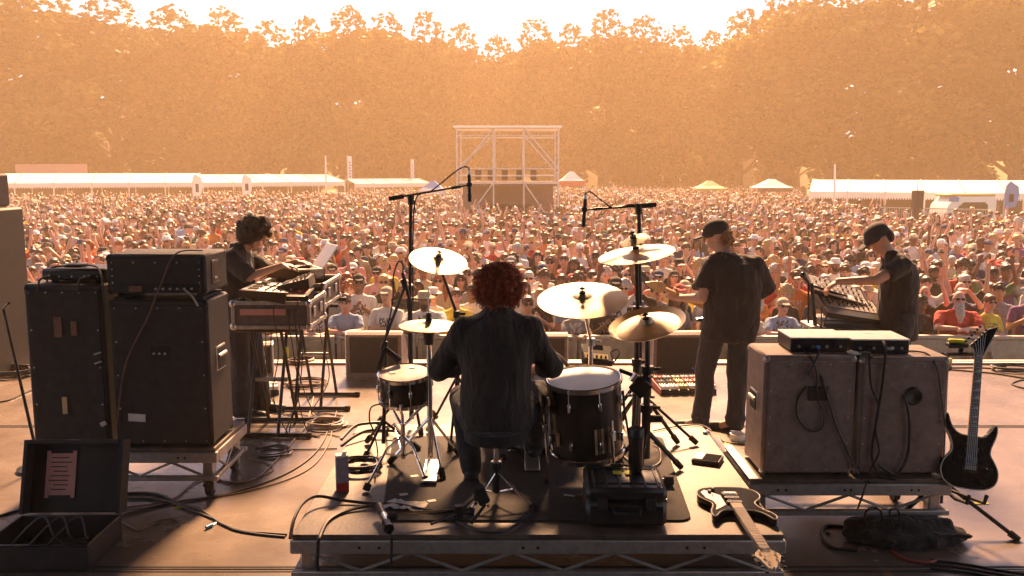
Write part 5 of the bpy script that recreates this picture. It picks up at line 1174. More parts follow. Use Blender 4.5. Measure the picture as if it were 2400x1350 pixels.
for k in range(6): MB().box((-W*.4+W*.16*k,0,H*.985),(.012,D-.05,.01), .003).build('rib', 'black_plastic', t)
for k in (-.3, .3): MB().box((0,D*k,H*.985),(W-.05,.012,.01), .003).build('rib', 'black_plastic', t)
for x in (-.12, .12): MB().box((x,-D/2-.008,H*.6),(.05,.018,.06), .005).build('latch', 'rubber', t)
MB().tube([(-.07,-D/2,.1),(-.06,-D/2-.03,.08),(.06,-D/2-.03,.08),(.07,-D/2,.1)], .01, 8).build('handle', 'rubber', t); MB().box((W/2+.006,-.1,H*.55),(.014,.03,.02), .004).build('hinge', 'steel', t)
CZ = RM+H+.012
p = PY(1488,1178,4.4); tb = thing('tumbler', 'tall dark insulated tumbler standing on the hard case', 'tumbler', (PY(1488,1170,4.37).x, 4.37, CZ-.012))
MB().lathe([(0,0),(.031,0),(.035,.02),(.038,.19),(.039,.2)], seg=28).build('body', 'gunmetal', tb); MB().lathe([(.040,.196),(.041,.235),(.037,.24),(.033,.235),(.032,.222),(0,.222)], seg=28).build('lid', 'black_plastic', tb); MB().lathe([(0,.2235),(.031,.2235)], seg=28).build('lid_disc', 'cream_top', tb)
for dx, w_, l in ((-.02,.045,'larger yellow sticky note on the hard case lid, left one'), (.035,.03,'smaller yellow sticky note on the hard case lid, beside tumbler')):
    o = MB().box((0,0,.001),(w_,.055,.001)).build('sticky_note', 'hi_vis'); o.location = (PY(1455,1150,4.36).x+dx, 4.36, CZ-.008); tag(o, l, 'sticky note')
t = thing('key_fob', 'small black gadget lying on the hard case lid', 'gadget', (PY(1445,1135,4.43).x, 4.43, CZ-.006), .1); MB().box((0,0,.012),(.07,.025,.02), .006).build('body', 'black_plastic', t); MB().tube([(.035,0,.012),(.07,.0,.008),(.1,.005,.01)], .006, 6).build('strap', 'rubber', t)
t = thing('multi_tool', 'wooden handled tool lying left of the hard case', 'tool', P(1360,1168,RM), -.1); MB().cyl((-.03,0,.012),(.05,0,.012), .009, .011, 10).build('handle', 'wood', t); MB().cyl((-.09,.02,.01),(-.03,0,.012), .004, .004, 6).build('shaft', 'steel', t)
p = P(1660,1085,RZ); t = thing('tablet_pad', 'flat square electronic pad with half pale screen on riser', 'pad', (p.x-.0, p.y+.02, RZ), -.42)
MB().box((0,0,.015),(.17,.15,.03), .006).build('body', 'black_plastic', t); MB().box((.0,0,.0315),(.15,.13,.002)).build('screen', 'dark_glass', t); MB().box((-.05,0,.0335),(.055,.12,.002)).build('pale_panel', 'white_paint', t)
p = P(1560,1145,RM); t = thing('sandbag_weight', 'black capped chrome rod end lying beside hard case', 'counterweight', (p.x, p.y+.05, RM+.03)); MB().cyl((-.09,.0,0),(-.0,0,0), .012, .012, 10).build('rod', 'chrome', t); MB().cyl((0,0,0),(.05,0,0), .028, .028, 14).build('weight', 'rubber', t)
# kick microphone lying on a low stand
t = thing('low_microphone_stand', 'low folded microphone stand lying at riser front', 'microphone stand', P(1075,1215,RM), 0); o = Vector(t.location)
for (fx, fy, z) in ((1010,1228,.01),(1130,1150,.09),(1110,1200,.01)): MB().cyl((0,0,.03), P(fx,fy,RM+z)-o, .008, .008, 8).build('leg', 'black_metal', t)
MB().cyl((0,0,-.0),(.0,0,.07), .022, .022, 12).build('hub', 'black_metal', t); MB().cyl((0,0,.05), P(915,1205,RM+.06)-o, .007, .007, 8).build('boom_arm', 'chrome', t)
p = P(1128,1160,RM+.13); t = thing('phone_holder', 'black ridged clip holder propped before the drum stool', 'holder', p); MB().box((0,0,0),(.06,.035,.11), .008, rotm(.2,-.4,.2)).build('body', 'rubber', t); MB().cyl((.02,0,-.05),(-.05,-.05,-.13), .008, .008, 8).build('arm', 'black_metal', t); MB().box((.035,-.02,-.05),(.012,.01,.012)).build('red_tab', 'red', t)
for k in range(5): MB().box((-.028,-.012,-.04+.02*k),(.02,.02,.01), .003, rotm(.2,-.4,.2)).build('ridge', 'rubber', t)
p = P(905,1222,RM+.03); t = thing('microphone', 'stout silver and black microphone lying at riser front', 'microphone', p); a = P(888,1185,RM+.05)-p; b = P(912,1240,RM+.03)-p
MB().cyl(a, a.lerp(b,.45), .02, .02, 12).build('body', 'black_metal', t); MB().cyl(a.lerp(b,.45), a.lerp(b,.75), .022, .018, 12).build('ring', 'chrome', t); MB().cyl(a.lerp(b,.75), b, .026, .026, 14).build('grille', 'gunmetal', t); MB().box((.03,.02,.02),(.05,.04,.04), .01).build('clip', 'rubber', t)
q = random.Random(2); m = MB(); vs = []; gx = 10
for i in range(gx+1):
    for j in range(7): vs.append((-.11+.22*i/gx+q.uniform(-.008,.008), -.06+.02*j+q.uniform(-.008,.008), .004+q.uniform(0,.016)))
m.add(vs, [(i*7+j,(i+1)*7+j,(i+1)*7+j+1,i*7+j+1) for i in range(gx) for j in range(6)]); o = m.build('crumpled_paper', 'paper', None, 25); o.location = P(952,1188,RM); o.rotation_euler = (0,0,-.2); tag(o, 'torn crumpled white paper on the drum mat', 'paper')
for px_, py_, l in ((946,1159,'white tape scrap above the crumpled paper'),(1012,1174,'white tape scrap right of the crumpled paper'),(971,1116,'white tape scrap near the snare stand foot')):
    o = MB().box((0,0,.001),(.045,.03,.002)).build('tape_scrap', 'paper'); o.location = P(px_,py_,RM); o.rotation_euler = (0,0,.4); tag(o, l, 'tape')
o = MB().ell((0,0,.01),(.02,.02,.01)).build('blue_cap', 'blue'); o.location = P(1653,1017,RZ); tag(o, 'tiny blue cap at far right corner of drum riser', 'cap')
t = thing('jack_plug', 'small blue jack plug on the floor left of drum riser', 'plug', P(492,1237,0), 1.1); MB().cyl((-.03,0,.012),(.02,0,.012), .010, .010, 10).build('sleeve', 'blue', t); MB().cyl((.02,0,.012),(.05,0,.012), .004, .003, 8).build('tip', 'chrome', t)
# ---------------------------------------------------------------- monitor wedges
def wedge(label, px0, px1, y0, y1, rz=0.):
    a = P(px0, y1, 0); b = P(px1, y1, 0); w_ = (b-a).length; c = (a+b)/2; h = PY((px0+px1)/2, y0, c.y).z
    t = thing('stage_monitor', label, 'monitor speaker', (c.x, c.y, 0), rz, None); D = .5
    pr = [(0,0),(D,0),(D,h*.35),(D*.34,h*.985),(.04,h),(0,h*.95)]
    m = MB(); m.add([(x, y, z) for x in (-w_/2, w_/2) for y, z in pr], [tuple(range(6)), tuple(range(6, 12))]+[(i,(i+1)%6,6+(i+1)%6,6+i) for i in range(6)])
    bo = m.build('cabinet', 'grey_tolex', t, 20)
    for s in (-1, 1): MB().tube([(s*w_/2,0,.02),(s*w_/2,0,h*.95),(s*w_/2,.04,h),(s*w_/2,D*.34,h*.985)], .006, 6).build('edge_trim', 'steel', t)
    MB().box((0,-.004,h*.5),(w_*.86,.008,h*.8), .003).build('back_panel', 'grille', t); MB().box((w_*.3,-.01,h*.18),(.06,.01,.05), .003).build('socket_plate', 'black_metal', t); MB().cyl((w_*.3-.06,-.008,h*.2),(w_*.3-.06,-.016,h*.2), .012, .012, 10).build('socket', 'blue', t)
    f = MB().at((0, D*.67, h*.68), rotm(-math.atan2(h*.635, D*.66))); f.box((0,.0,.005),(w_*.92, D*.78, .012), .003); f.build('grille', 'grille', t)
    return t
wedge('monitor wedge behind the keyboard stand legs', 580, 640, 806, 884, .25)
wedge('monitor wedge between keyboard stand and snare', 812, 943, 780, 884)
wedge('monitor wedge partly hidden right behind the drummer', 1228, 1330, 784, 872)
wedge('rounded monitor wedge between drum kit and guitarist', 1528, 1664, 780, 884, .06)
# ---------------------------------------------------------------- keyboard rig
def flight(label, x0, x1, y0, y1, z0, z1):
    t = thing('flight_case', label, 'flight case', ((x0+x1)/2, (y0+y1)/2, z0)); W, D, H = x1-x0, y1-y0, z1-z0; e = .012
    MB().box((0,0,.01),(W-.02,D-.02,.02)).build('bottom', 'flight', t)
    for s in (-1, 1):
        MB().box((0,s*(D/2-.006),H/2),(W-.02,.012,H-.02)).build('wall', 'flight', t); MB().box((s*(W/2-.006),0,H/2),(.012,D-.03,H-.02)).build('wall', 'flight', t)
    for z in (.014, H-.014):
        for s in (-1, 1):
            MB().box((0,s*(D/2),z),(W+.01,.026,.03), .004).build('edge_extrusion', 'alu', t); MB().box((s*(W/2),0,z),(.026,D-.02,.03), .004).build('edge_extrusion', 'alu', t)
    for sx in (-1, 1):
        for sy in (-1, 1):
            MB().box((sx*W/2,sy*D/2,H/2),(.026,.026,H), .004).build('corner_extrusion', 'alu', t)
            for z in (.02, H-.02): MB().ell((sx*W/2,sy*D/2,z),(.03,.03,.03)).build('ball_corner', 'corner', t)
    MB().box((-W*.1,-D/2-.016,H*.62),(W*.6,.006,H*.22)).build('label_tape', 'pink_paper', t)
    for y in (-D*.25, D*.2): MB().box((W/2+.016,y,H*.55),(.008,.07,.08), .003).build('latch', 'steel', t)
    return t
kA = flight('open flight case holding synths nearest the left amplifiers', -2.18, -1.587, 6.75, 7.28, .88, 1.10)
kB = flight('second flight case standing farther behind the first', -2.16, -1.60, 7.36, 8.0, .95, 1.16)
def xstand(label, x0, x1, ya, yb, zt, tt):
    t = thing('keyboard_stand', label, 'stand', ((x0+x1)/2, (ya+yb)/2, 0)); h = (yb-ya)/2; W = x1-x0
    for s in (-1, 1):
        f = MB().box((0,s*h,.022),(W+.1,.035,.035), .006).build('foot_bar', 'black_metal', t)
        for sx in (-1, 1): MB().box((sx*(W/2+.04),s*h,.022),(.05,.045,.044), .008).build('end_cap', 'rubber', f)
        for x in (-W*.28, W*.16): MB().cyl((x+.02*s,s*h,.03),(x+.02*s,-s*h*.8,zt-.02), .014, .014, 8).build('leg', 'black_metal', t)
        MB().box((0,s*h*.8,zt-.016),(W*.9,.035,.03), .006).build('support_bar', 'black_metal', t)
    MB().cyl((-W*.3,0,zt*.48),(W*.18,0,zt*.48), .018, .018, 10).build('pivot', 'steel', t)
    MB().cyl((W*.16,h*.2,.6),(W*.16,h*.2,.68), .017, .017, 8).build('tape_band', 'hi_vis', t)
xstand('folding keyboard stand under the nearer flight case', -2.2, -1.66, 6.75, 7.2, .88, 0)
xstand('folding keyboard stand under the farther flight case', -2.02, -1.5, 7.55, 8.05, .95, 0)
def synth(name, label, loc, rot, W, D, H, m='black_plastic', keys=0, knobs=(3, 8), panel=None, cheek='rosewood', tilt=0.):
    t = thing(name, label, 'synthesizer', loc); t.rotation_euler = rot
    MB().prism([(-D/2,0),(D/2,0),(D/2,H),(-D/2,H*.5)], -W/2, W/2, Matrix.Rotation(R(90),3,'Z')).build('body', m, t)
    for s in (-1, 1): MB().prism([(-D/2-.004,0),(D/2+.004,0),(D/2+.004,H+.008),(-D/2-.004,H*.5+.008)], s*W/2, s*W/2+s*.014, Matrix.Rotation(R(90),3,'Z')).build('end_cheek', cheek, t)
    sl = math.atan2(H*.5, D); zz = lambda f: H*(.5+.5*f)
    # local: prism x axis -> world y after the turn
    MB().box((0,D*.12,zz(.62)+.002),(W*.97,D*.6,.004), .0, rotm(sl)).build('panel', panel or m, t)
    q = random.Random(len(label))
    for i in range(knobs[0]):
        for j in range(knobs[1]):
            x = -W*.44+W*.88*(j+.5)/knobs[1]; f = .42+.5*(i+.5)/knobs[0]; z = zz(f)+.003
            if q.random() < .8: MB().cyl((x,-D/2+D*f,z),(x,-D/2+D*f,z+.014), .008, .0065, 8).build('knob', 'rubber' if panel else 'steel', t)
            else: MB().box((x,-D/2+D*f,z+.006),(.007,.016,.012), .002).build('slider', 'white_paint', t)
    if keys:
        for k in range(keys): MB().box((-W*.47+W*.94*(k+.5)/keys,-D/2+D*.16,zz(.16)+.006),(W*.94/keys-.002,D*.3,.012), .002, rotm(sl)).build('white_key', 'white_paint', t)
        for k in range(keys):
            if k % 7 in (0,1,3,4,5): MB().box((-W*.47+W*.94*(k+1)/keys,-D/2+D*.22,zz(.22)+.014),(W*.55/keys,D*.18,.012), .002, rotm(sl)).build('black_key', 'rubber', t)
    return t
# they face the keyboard player, who stands on their left (-x)
synth('synthesizer', 'keyboard synthesizer nearest the left amplifiers on flight case', (-1.95, 7.0, 1.11), (R(-10),R(0),R(-90)), .5, .36, .085, 'black_plastic', 14, (3,9), 'alu')
synth('synthesizer', 'orange fronted synth module below the first keyboard', (-1.74, 6.84, 1.10), (0,0,R(-4)), .28, .17, .075, 'black_plastic', 0, (2,6), 'red_case', 'rubber')
synth('synthesizer', 'tilted knobbed synthesizer raised behind the first keyboard', (-1.76, 7.12, 1.16), (R(4),R(0),R(-84)), .42, .24, .085, 'black_plastic', 0, (4,10), 'alu')
synth('synthesizer', 'far keyboard synthesizer on the second flight case', (-1.9, 7.68, 1.165), (0,R(-8),R(-90)), .56, .36, .10, 'black_plastic', 14, (3,9))
t = thing('laptop', 'sunlit pale laptop lid standing above the synths', 'laptop', (-1.79, 7.5, 1.27), R(-62)); MB().box((0,.0,.008),(.34,.24,.016), .005).build('base', 'alu', t); MB().at((0,.12,.016), rotm(R(-35))).box((0,0,.115),(.34,.01,.23), .004).build('screen_lid', 'white_paint', t)
MB().box((0,-.08,.0165),(.1,.06,.002)).build('trackpad', 'gunmetal', t)
for k in range(4): MB().box((0,.0+.028*k,.0175),(.28,.02,.003)).build('key_row', 'black_plastic', t)
q = random.Random(8)
for i in range(8):
    x = -1.62-.5*q.random(); y = 6.73 if i < 4 else 7.33; z0 = 1.05-.1*q.random(); fx = x+q.uniform(-.12,.25)
    cable('thin lead hanging from the %s flight case, %s from left' % ('nearer' if i < 4 else 'farther', ordn(i % 4)), [(x,y+.05,z0+.1),(x,y-.03,z0),(x+.03,y-.04,.7),(x+q.uniform(-.06,.1),y-.02,.35),(fx,y+.04,.03),(fx+.12,y+.1,.008),(fx+.25,y+.02,.008)], .0045, q.choice(['cable','cable','brown_cable']))
def pedalboard(label, px, py, w_, d_, rz, red=False, n=(2, 6)):
    p = P(px, py, 0); t = thing('pedal_board', label, 'pedal board', p, rz)
    MB().box((0,0,.03),(w_,d_,.06), .006, rotm(.08)).build('frame', 'black_plastic', t)
    if red: MB().box((-w_/2-.004,0,.035),(.012,d_,.075), .004, rotm(.08)).build('side', 'red_case', t)
    q = random.Random(int(px)); cs = ['white_paint','steel','cream_top','white_paint','mustard','gunmetal','red']
    for i in range(n[0]):
        for j in range(n[1]):
            x = -w_/2+w_*(j+.5)/n[1]; y = -d_/2+d_*(i+.5)/n[0]; z = .06+y*.08; k = thing_child('pedal', t, (x,y,z+.017),(w_/n[1]*.86,d_/n[0]*.84,.034), q.choice(cs))
            for a in (-.28, 0, .28): MB().cyl((x+a*w_/n[1],y+d_/n[0]*.2,z+.034),(x+a*w_/n[1],y+d_/n[0]*.2,z+.05), .007, .006, 8).build('knob', 'rubber', k)
            MB().cyl((x,y-d_/n[0]*.25,z+.034),(x,y-d_/n[0]*.25,z+.048), .007, .007, 8).build('foot_switch', 'chrome', k)
    return t
def thing_child(name, t, c, d, m): return MB().box(c, d, .004).build(name, m, t)
pedalboard('large red sided pedal board on floor before guitarist', 1600, 912, .54, .42, .1, True, (3, 6))
pedalboard('small pedal board behind the keyboard player feet', 610, 920, .34, .3, .3, False, (3, 3))
# ---------------------------------------------------------------- right synth table
ty = 7.0; a = PY(1912,785,ty); b = PY(2068,785,ty); tz = PY(1980,770,ty).z
t = thing('keyboard_table', 'folding table carrying synths beside the capped player', 'table', ((a.x+b.x)/2, ty+.15, 0)); W = b.x-a.x
MB().box((0,0,tz-.02),(W,.5,.035), .006).build('table_top', 'alu', t)
for sx in (-1, 1):
    for sy in (-1, 1): MB().cyl((sx*(W/2-.05),sy*.2,0),(sx*(W/2-.05),sy*.2,tz-.035), .016, .016, 8).build('leg', 'black_metal', t)
MB().cyl((-W/2+.05,-.2,.2),(W/2-.05,-.2,.2), .012, .012, 8).build('stretcher', 'black_metal', t)
xc = (a.x+b.x)/2
synth('synthesizer', 'black module lying flat on the right synth table', (xc+.03, ty+.12, tz), (0,0,0), .46, .26, .08, 'black_plastic', 0, (2,8))
synth('synthesizer', 'knobbed mixing synthesizer tilted above the right table', (xc+.04, ty+.14, tz+.10), (R(16),R(9),R(4)), .48, .3, .085, 'black_plastic', 0, (4,10), 'alu')
synth('synthesizer', 'upper slanting synthesizer under the capped player hand', (xc-.02, ty+.3, tz+.24), (R(20),R(17),R(4)), .5, .26, .06, 'black_plastic', 10, (2,9), 'alu')
t = thing('synth_bracket', 'black bracket stand holding up the slanting right synth', 'stand', (xc-.26, ty+.05, tz)); MB().cyl((0,0,0),(-.03,.05,.36), .016, .016, 8).build('upright', 'black_metal', t); MB().box((0,0,.01),(.12,.16,.02), .005).build('base', 'alu', t); MB().cyl((-.03,.05,.34),(.4,.2,.2), .012, .012, 8).build('arm', 'black_metal', t)
t = thing('microphone', 'vocal microphone beside the upper right synth', 'microphone', PY(1890,652,7.2)); MB().cyl((.02,0,-.04),(-.02,0,.01), .014, .018, 10).build('body', 'black_metal', t); MB().ell((-.03,0,.025),(.026,.026,.028)).build('grille', 'gunmetal', t); MB().cyl((.02,0,-.04),(.06,.02,-.92), .009, .009, 8).build('stand_tube', 'black_metal', t); MB().lathe([(0,0),(.13,0),(.13,.015),(0,.03)], (.06,.02,-PY(1890,652,7.2).z), None, 20).build('stand_base', 'black_metal', t)
for i, (x1, y1, x2, y2) in enumerate(((1905,690,1925,770),(1925,720,1945,790),(2000,780,2010,810),(1960,775,1930,805))):
    cable('thin lead drooping from right synth table, %s from left' % ordn(i), [PY(x1,y1,ty+.0),PY((x1+x2)/2-8,(y1+y2)/2+20,ty-.08),PY(x2,y2,ty-.1),PY(x2+6,y2+90,ty-.12)], .005)
# ---------------------------------------------------------------- power bag at bottom right
p = P(2120,1265,0); b = Blob(); q = random.Random(12)
b.ell((0,0,.05), (.33,.17,.085)); b.ell((.08,.02,.1), (.2,.12,.07), 0, rotm(0,.15,.3)); b.ell((-.15,.03,.1), (.13,.1,.06), 0, rotm(0,-.3,.2)); b.cone((-.2,-.05,.15), (.22,.0,.13), .03, .035)
for k in range(12): b.cone((q.uniform(-.28,.2), q.uniform(-.13,.1), q.uniform(.06,.13)), (q.uniform(-.2,.32), q.uniform(-.16,.12), q.uniform(.03,.12)), .03, .018)
o = link('gear_bag', b.mesh('gear_bag', ['black_cloth'], .011, 4, .014, 11), None, False); o.location = p; o.scale = (1.1,1,.8); tag(o, 'slumped black cloth gear bag on floor at bottom right', 'bag')
t = thing('power_box', 'black power strip with green lights beside the gear bag', 'power strip', P(2020,1262,0), .5); MB().box((0,0,.025),(.2,.07,.05), .006).build('body', 'black_plastic', t)
for k in range(2): MB().box((-.03+.05*k,-.01,.052),(.018,.03,.006), .002).build('indicator', 'green_led', t)
for k in range(3): MB().box((-.07+.06*k,.02,.065),(.035,.03,.03), .005).build('plug', 'rubber', t)
# ---------------------------------------------------------------- cables on the floor
F = lambda px, py, z=.007: P(px, py, z)
cable('thick black cable snaking from open case to drum riser', [F(285,1158),F(330,1155),F(375,1160),F(420,1180),F(470,1195),F(520,1228),F(570,1245),F(630,1250),F(672,1253)], .009)
cable('second black cable running beside it to drum riser', [F(285,1168),F(350,1168),F(395,1176),F(440,1192),F(500,1216),F(545,1240),F(600,1251),F(668,1258)], .007)
cable('black cable curving from open case up toward drum carton', [F(270,1212),F(330,1195),F(420,1175),F(520,1160),F(610,1135),F(680,1105),F(730,1070),F(760,1030),F(775,985)], .006)
cable('grey cable from left castor curving past the drum riser', [F(290,1190),F(400,1172),F(470,1125),F(560,1130),F(620,1112),F(640,1100),F(625,1085),F(580,1075)], .005, 'brown_cable')
cable('loose pale lead with gold plug on the left floor', [F(262,1218),F(290,1225),F(325,1243),F(345,1235),F(375,1220),F(405,1216),F(420,1224),F(405,1238),F(386,1246)], .005, 'brown_cable')
cable('black cable crossing floor behind the drink carton', [F(575,1035),F(620,1050),F(690,1053),F(790,1051)], .005)
cable('pale lead falling toward the left riser corner', [F(735,930),F(728,960),F(715,1000),F(690,1030),F(665,1060),F(600,1120),F(540,1132),F(510,1121)], .005, 'pale_cable')
cable('pale orange lead from keyboard coil to foreground', [F(790,960),F(780,1000),F(770,1040),F(735,1090),F(670,1125),F(560,1155),F(450,1172)], .005, 'brown_cable')
coil('tangled pale cable coil right of the keyboard stand', F(765,1000,0), .15, 7, .006, 'pale_cable', .9, 3)
coil('small black cable loops beside the left riser', F(640,1062,0), .13, 4, .005, 'cable', .9, 5)
coil('black cable coil on drum riser beside the carton', P(845,1098,RM), .13, 6, .006, 'cable', .85, 7)
coil('cable tangle under the farther keyboard stand', F(715,902,0), .2, 5, .006, 'brown_cable', .9, 9)
coil('dark cable coil at stage edge behind keyboard stand', F(705,850,0), .15, 5, .007, 'brown_cable', .8, 10)
coil('black cable coil on floor at far left edge', F(20,880,0), .25, 7, .009, 'cable', .8, 11)
coil('second cable coil at far left by the speaker boxes', F(-10,858,0), .22, 5, .009, 'cable', .8, 12)
coil('cable coil near the stage front at far right edge', F(2375,868,0), .22, 5, .008, 'cable', .7, 13)
cable('black cable running along the stage front at right', [F(2225,862),F(2300,862),F(2360,866),F(2440,872)], .008)
cable('second black cable along right floor below the first', [F(2225,866),F(2320,874),F(2400,886),F(2460,890)], .008)
cable('black cable loop at right frame edge', [F(2440,918),F(2385,906),F(2372,898),F(2400,890),F(2450,894)], .008)
cable('black cable at far left edge of the floor', [F(-20,945),F(20,938),F(50,925),F(80,912)], .008)
cable('black cable bundle leaving the open case to the left', [F(-20,1215),F(30,1200),F(60,1192),F(90,1195)], .009)
cable('thick black lead hanging over the drum riser front corner', [P(752,1340,.02),PY(744,1330,4.04),PY(745,1285,4.04),P(748,1262,RZ+.012),P(768,1222,RZ+.01),P(810,1198,RZ+.01),P(880,1182,RZ+.02)], .009)
cable('thick black lead arching over left side of drum riser', [PY(680,1262,4.06),P(690,1215,RZ+.05),P(712,1178,RZ+.06),P(745,1163,RZ+.05),P(800,1172,RZ+.02),P(870,1180,RZ+.012),P(930,1182,RM+.01),P(1000,1195,RM+.01),P(1060,1198,RM+.01),P(1110,1190,RM+.02)], .009)
cable('black lead hanging down the riser front below the microphone', [P(912,1245,RM+.01),P(916,1258,RZ+.01),PY(918,1275,4.05),PY(916,1330,4.05)], .007)
cable('black lead curving right across the front of drum riser', [P(1070,1222,RM+.01),P(1120,1245,RM+.008),P(1180,1245,RM+.008),P(1230,1215,RM+.008),P(1250,1200,RM+.03)], .007)
cable('braided black hose cable onto the rear left drum riser', [P(800,1030,RZ+.01),P(830,1000,RZ+.04),P(860,992,RZ+.05),P(905,990,RZ+.05)], .011)
cable('second braided cable onto the rear left drum riser', [P(800,1045,RZ+.01),P(835,1020,RZ+.04),P(870,1008,RZ+.05),P(930,1010,RZ+.05)], .011)
cable('thin lead dropping from snare to the riser', [PY(895,946,5.1),PY(870,955,5.1),PY(866,985,5.1),PY(875,1010,5.1),P(885,1060,RM+.008),P(880,1120,RM+.008)], .005)
cable('thin lead looping on riser right of the china stand', [P(1450,1060,RM+.008),P(1500,1095,RM+.008),P(1545,1085,RM+.008),P(1545,1050,RM+.01),P(1530,1035,RM+.02)], .005)
cable('thin lead from drum riser to the guitarist feet', [P(1530,1010,RZ+.01),P(1580,1000,RZ+.01),P(1640,996,RZ+.01),P(1668,1010,RZ+.008)], .005)
cable('black leads from right riser down to the gear bag', [PY(2030,1135,4.83),PY(2020,1165,4.82),F(2008,1205),F(2025,1222),F(2045,1215)], .006)
cable('looped black lead rising from the gear bag', [F(2025,1222,.1),PY(2030,1198,4.5),PY(2050,1190,4.5),PY(2065,1200,4.5),F(2068,1225,.1)], .006)
cable('second looped lead rising behind the gear bag', [F(2095,1235,.1),PY(2085,1200,4.55),PY(2098,1192,4.55),PY(2108,1205,4.55),F(2108,1235,.1)], .006)
cable('black lead circling left of the gear bag', [F(1990,1235),F(1940,1232),F(1925,1245),F(1935,1270),F(1960,1285),F(2010,1290)], .009)
cable('reddish lead trailing under the gear bag', [F(2090,1290),F(2120,1310),F(2170,1318),F(2200,1312)], .007, 'red_case')
for i in range(3): cable('black floor cable at lower right corner, %s from top' % ordn(i), [F(2180,1312+10*i),F(2260,1322+9*i),F(2340,1336+9*i),F(2440,1350+9*i)], .007)
cable('thin lead looping at the guitarist heel', [F(1735,1010),F(1755,1030),F(1745,1040),F(1700,1036),F(1690,1025)], .005)
tag(MB().tube([F(1935,1248,.004),F(1945,1252,.004)], .006, 6).build('cable_tie', 'rubber'), 'tiny black cable tie on floor left of gear bag', 'cable tie')
for i, (x, y, w_, l) in enumerate(((2290,1180,.14,'yellow floor tape mark right of guitar stand'),(1722,1040,.16,'yellow floor tape mark at guitarist feet'),(418,1190,.05,'yellow floor tape scrap on the left floor'))):
    o = MB().box((0,0,.003),(w_,.03,.002)).build('floor_tape', 'yellow'); o.location = F(x,y,0); tag(o, l, 'tape')
o = MB().lathe([(.05,0),(.058,0),(.06,.05),(.05,.05),(.05,0)], seg=28).build('tape_roll', 'white_paint'); o.location = F(1728,1030,0); tag(o, 'white roll of tape beside the guitarist heel', 'tape roll')
# ================================================================ musicians
def V(*a): return Vector(a)
def headprims(b, H, f, up, skin=0, s=1.):
    """head centred at H, facing f, crown towards up"""
    f = Vector(f).normalized(); up = Vector(up); up = (up-f*up.dot(f)).normalized(); r = f.cross(up); M3 = Matrix((r, f, up)).transposed(); q = lambda x, y, z: H+r*x*s+f*y*s+up*z*s
    b.ell(q(0,-.01,.015), (.074*s,.094*s,.108*s), skin, M3); b.ell(q(0,.03,-.055), (.054*s,.062*s,.062*s), skin, M3); b.ell(q(0,.06,-.085), (.028*s,.026*s,.024*s), skin, M3)
    b.cone(q(0,.088,.02), q(0,.112,-.018), .009*s, .0135*s, skin); b.ell(q(0,.085,-.05), (.024*s,.016*s,.013*s), skin, M3); b.ell(q(0,.078,.038), (.05*s,.02*s,.012*s), skin, M3)
    for k in (-1, 1): b.ell(q(k*.076,-.005,-.01), (.011*s,.022*s,.033*s), skin, M3)
    return q, M3
def musician(label, base, prims, mats, voxel=.008, marks=()):
    b = Blob(); prims(b); o = link('person', b.mesh('person', mats, voxel, 2, marks=marks), None, False); o.location = base; return tag(o, label, 'person', None)
def garment(name, o, fn, m, voxel=.011, smooth=4, wr=.010, wf=7., seed=0):
    b = Blob(); fn(b); return link(name, b.mesh(name, [m], voxel, smooth, wr, wf, seed), o, False)
def shoe(b, heel, toe):
    h = Vector(heel); t = Vector(toe); d = (t-h); b.cone(h+V(0,0,.045), h+d*.4+V(0,0,.05), .042, .044); b.cone(h+d*.4+V(0,0,.04), t+V(0,0,.03), .043, .034)
def cap_hat(b, q, M3, f):
    b.ell(q(0,-.008,.05), (.088,.106,.082), 0, M3); b.ell(q(0,.035,.038), (.083,.08,.04), 0, M3); b.ell(q(0,.125,.028), (.066,.068,.010), 0, M3)
# ---- drummer, seen from behind, seated
base = V(-.085, 4.56, RM)
def dj(): return dict(hipL=V(-.10,.0,.44), hipR=V(.10,.0,.44), kneeL=V(-.20,.36,.46), kneeR=V(.24,.38,.48), ankL=V(-.15,.28,.07), ankR=V(.22,.62,.09), chest=V(.0,.02,.86), neck=V(.01,.03,1.02), shL=V(-.172,.02,.91), shR=V(.182,.02,.91), elL=V(-.30,.08,.69), elR=V(.295,.1,.70), wrL=V(-.10,.30,.66), wrR=V(.20,.36,.62))
J = dj(); HD = V(.015,.055,1.125)
def body(b):
    q, M3 = headprims(b, HD, (.32,1,-.12), (0,.1,1))
    b.cone(J['neck']-V(0,.01,.06), HD-V(0,.01,.05), .062, .056); b.ell(J['chest']-V(0,0,.05), (.165,.11,.16)); b.ell(V(0,.01,.62), (.155,.12,.2)); b.ell(V(0,.0,.48), (.175,.14,.1))
    b.cone(J['shL'], J['shR'], .052, .052)
    for s in 'LR':
        b.cone(J['sh'+s], J['el'+s], .055, .045); b.cone(J['el'+s], J['wr'+s], .043, .03); b.cone(J['hip'+s], J['knee'+s], .085, .062); b.cone(J['knee'+s], J['ank'+s], .058, .042)
        d = (J['wr'+s]-J['el'+s]).normalized(); hand(b, J['wr'+s], d, (0,-.2,1), 1 if s == 'L' else -1, 0, 1.05, 1.1)
        b.cone(J['ank'+s], J['ank'+s]+V(0,.12,-.04), .04, .035)
dm = musician('drummer seen from behind with curly red hair and dark shirt', base, body, ['skin'])
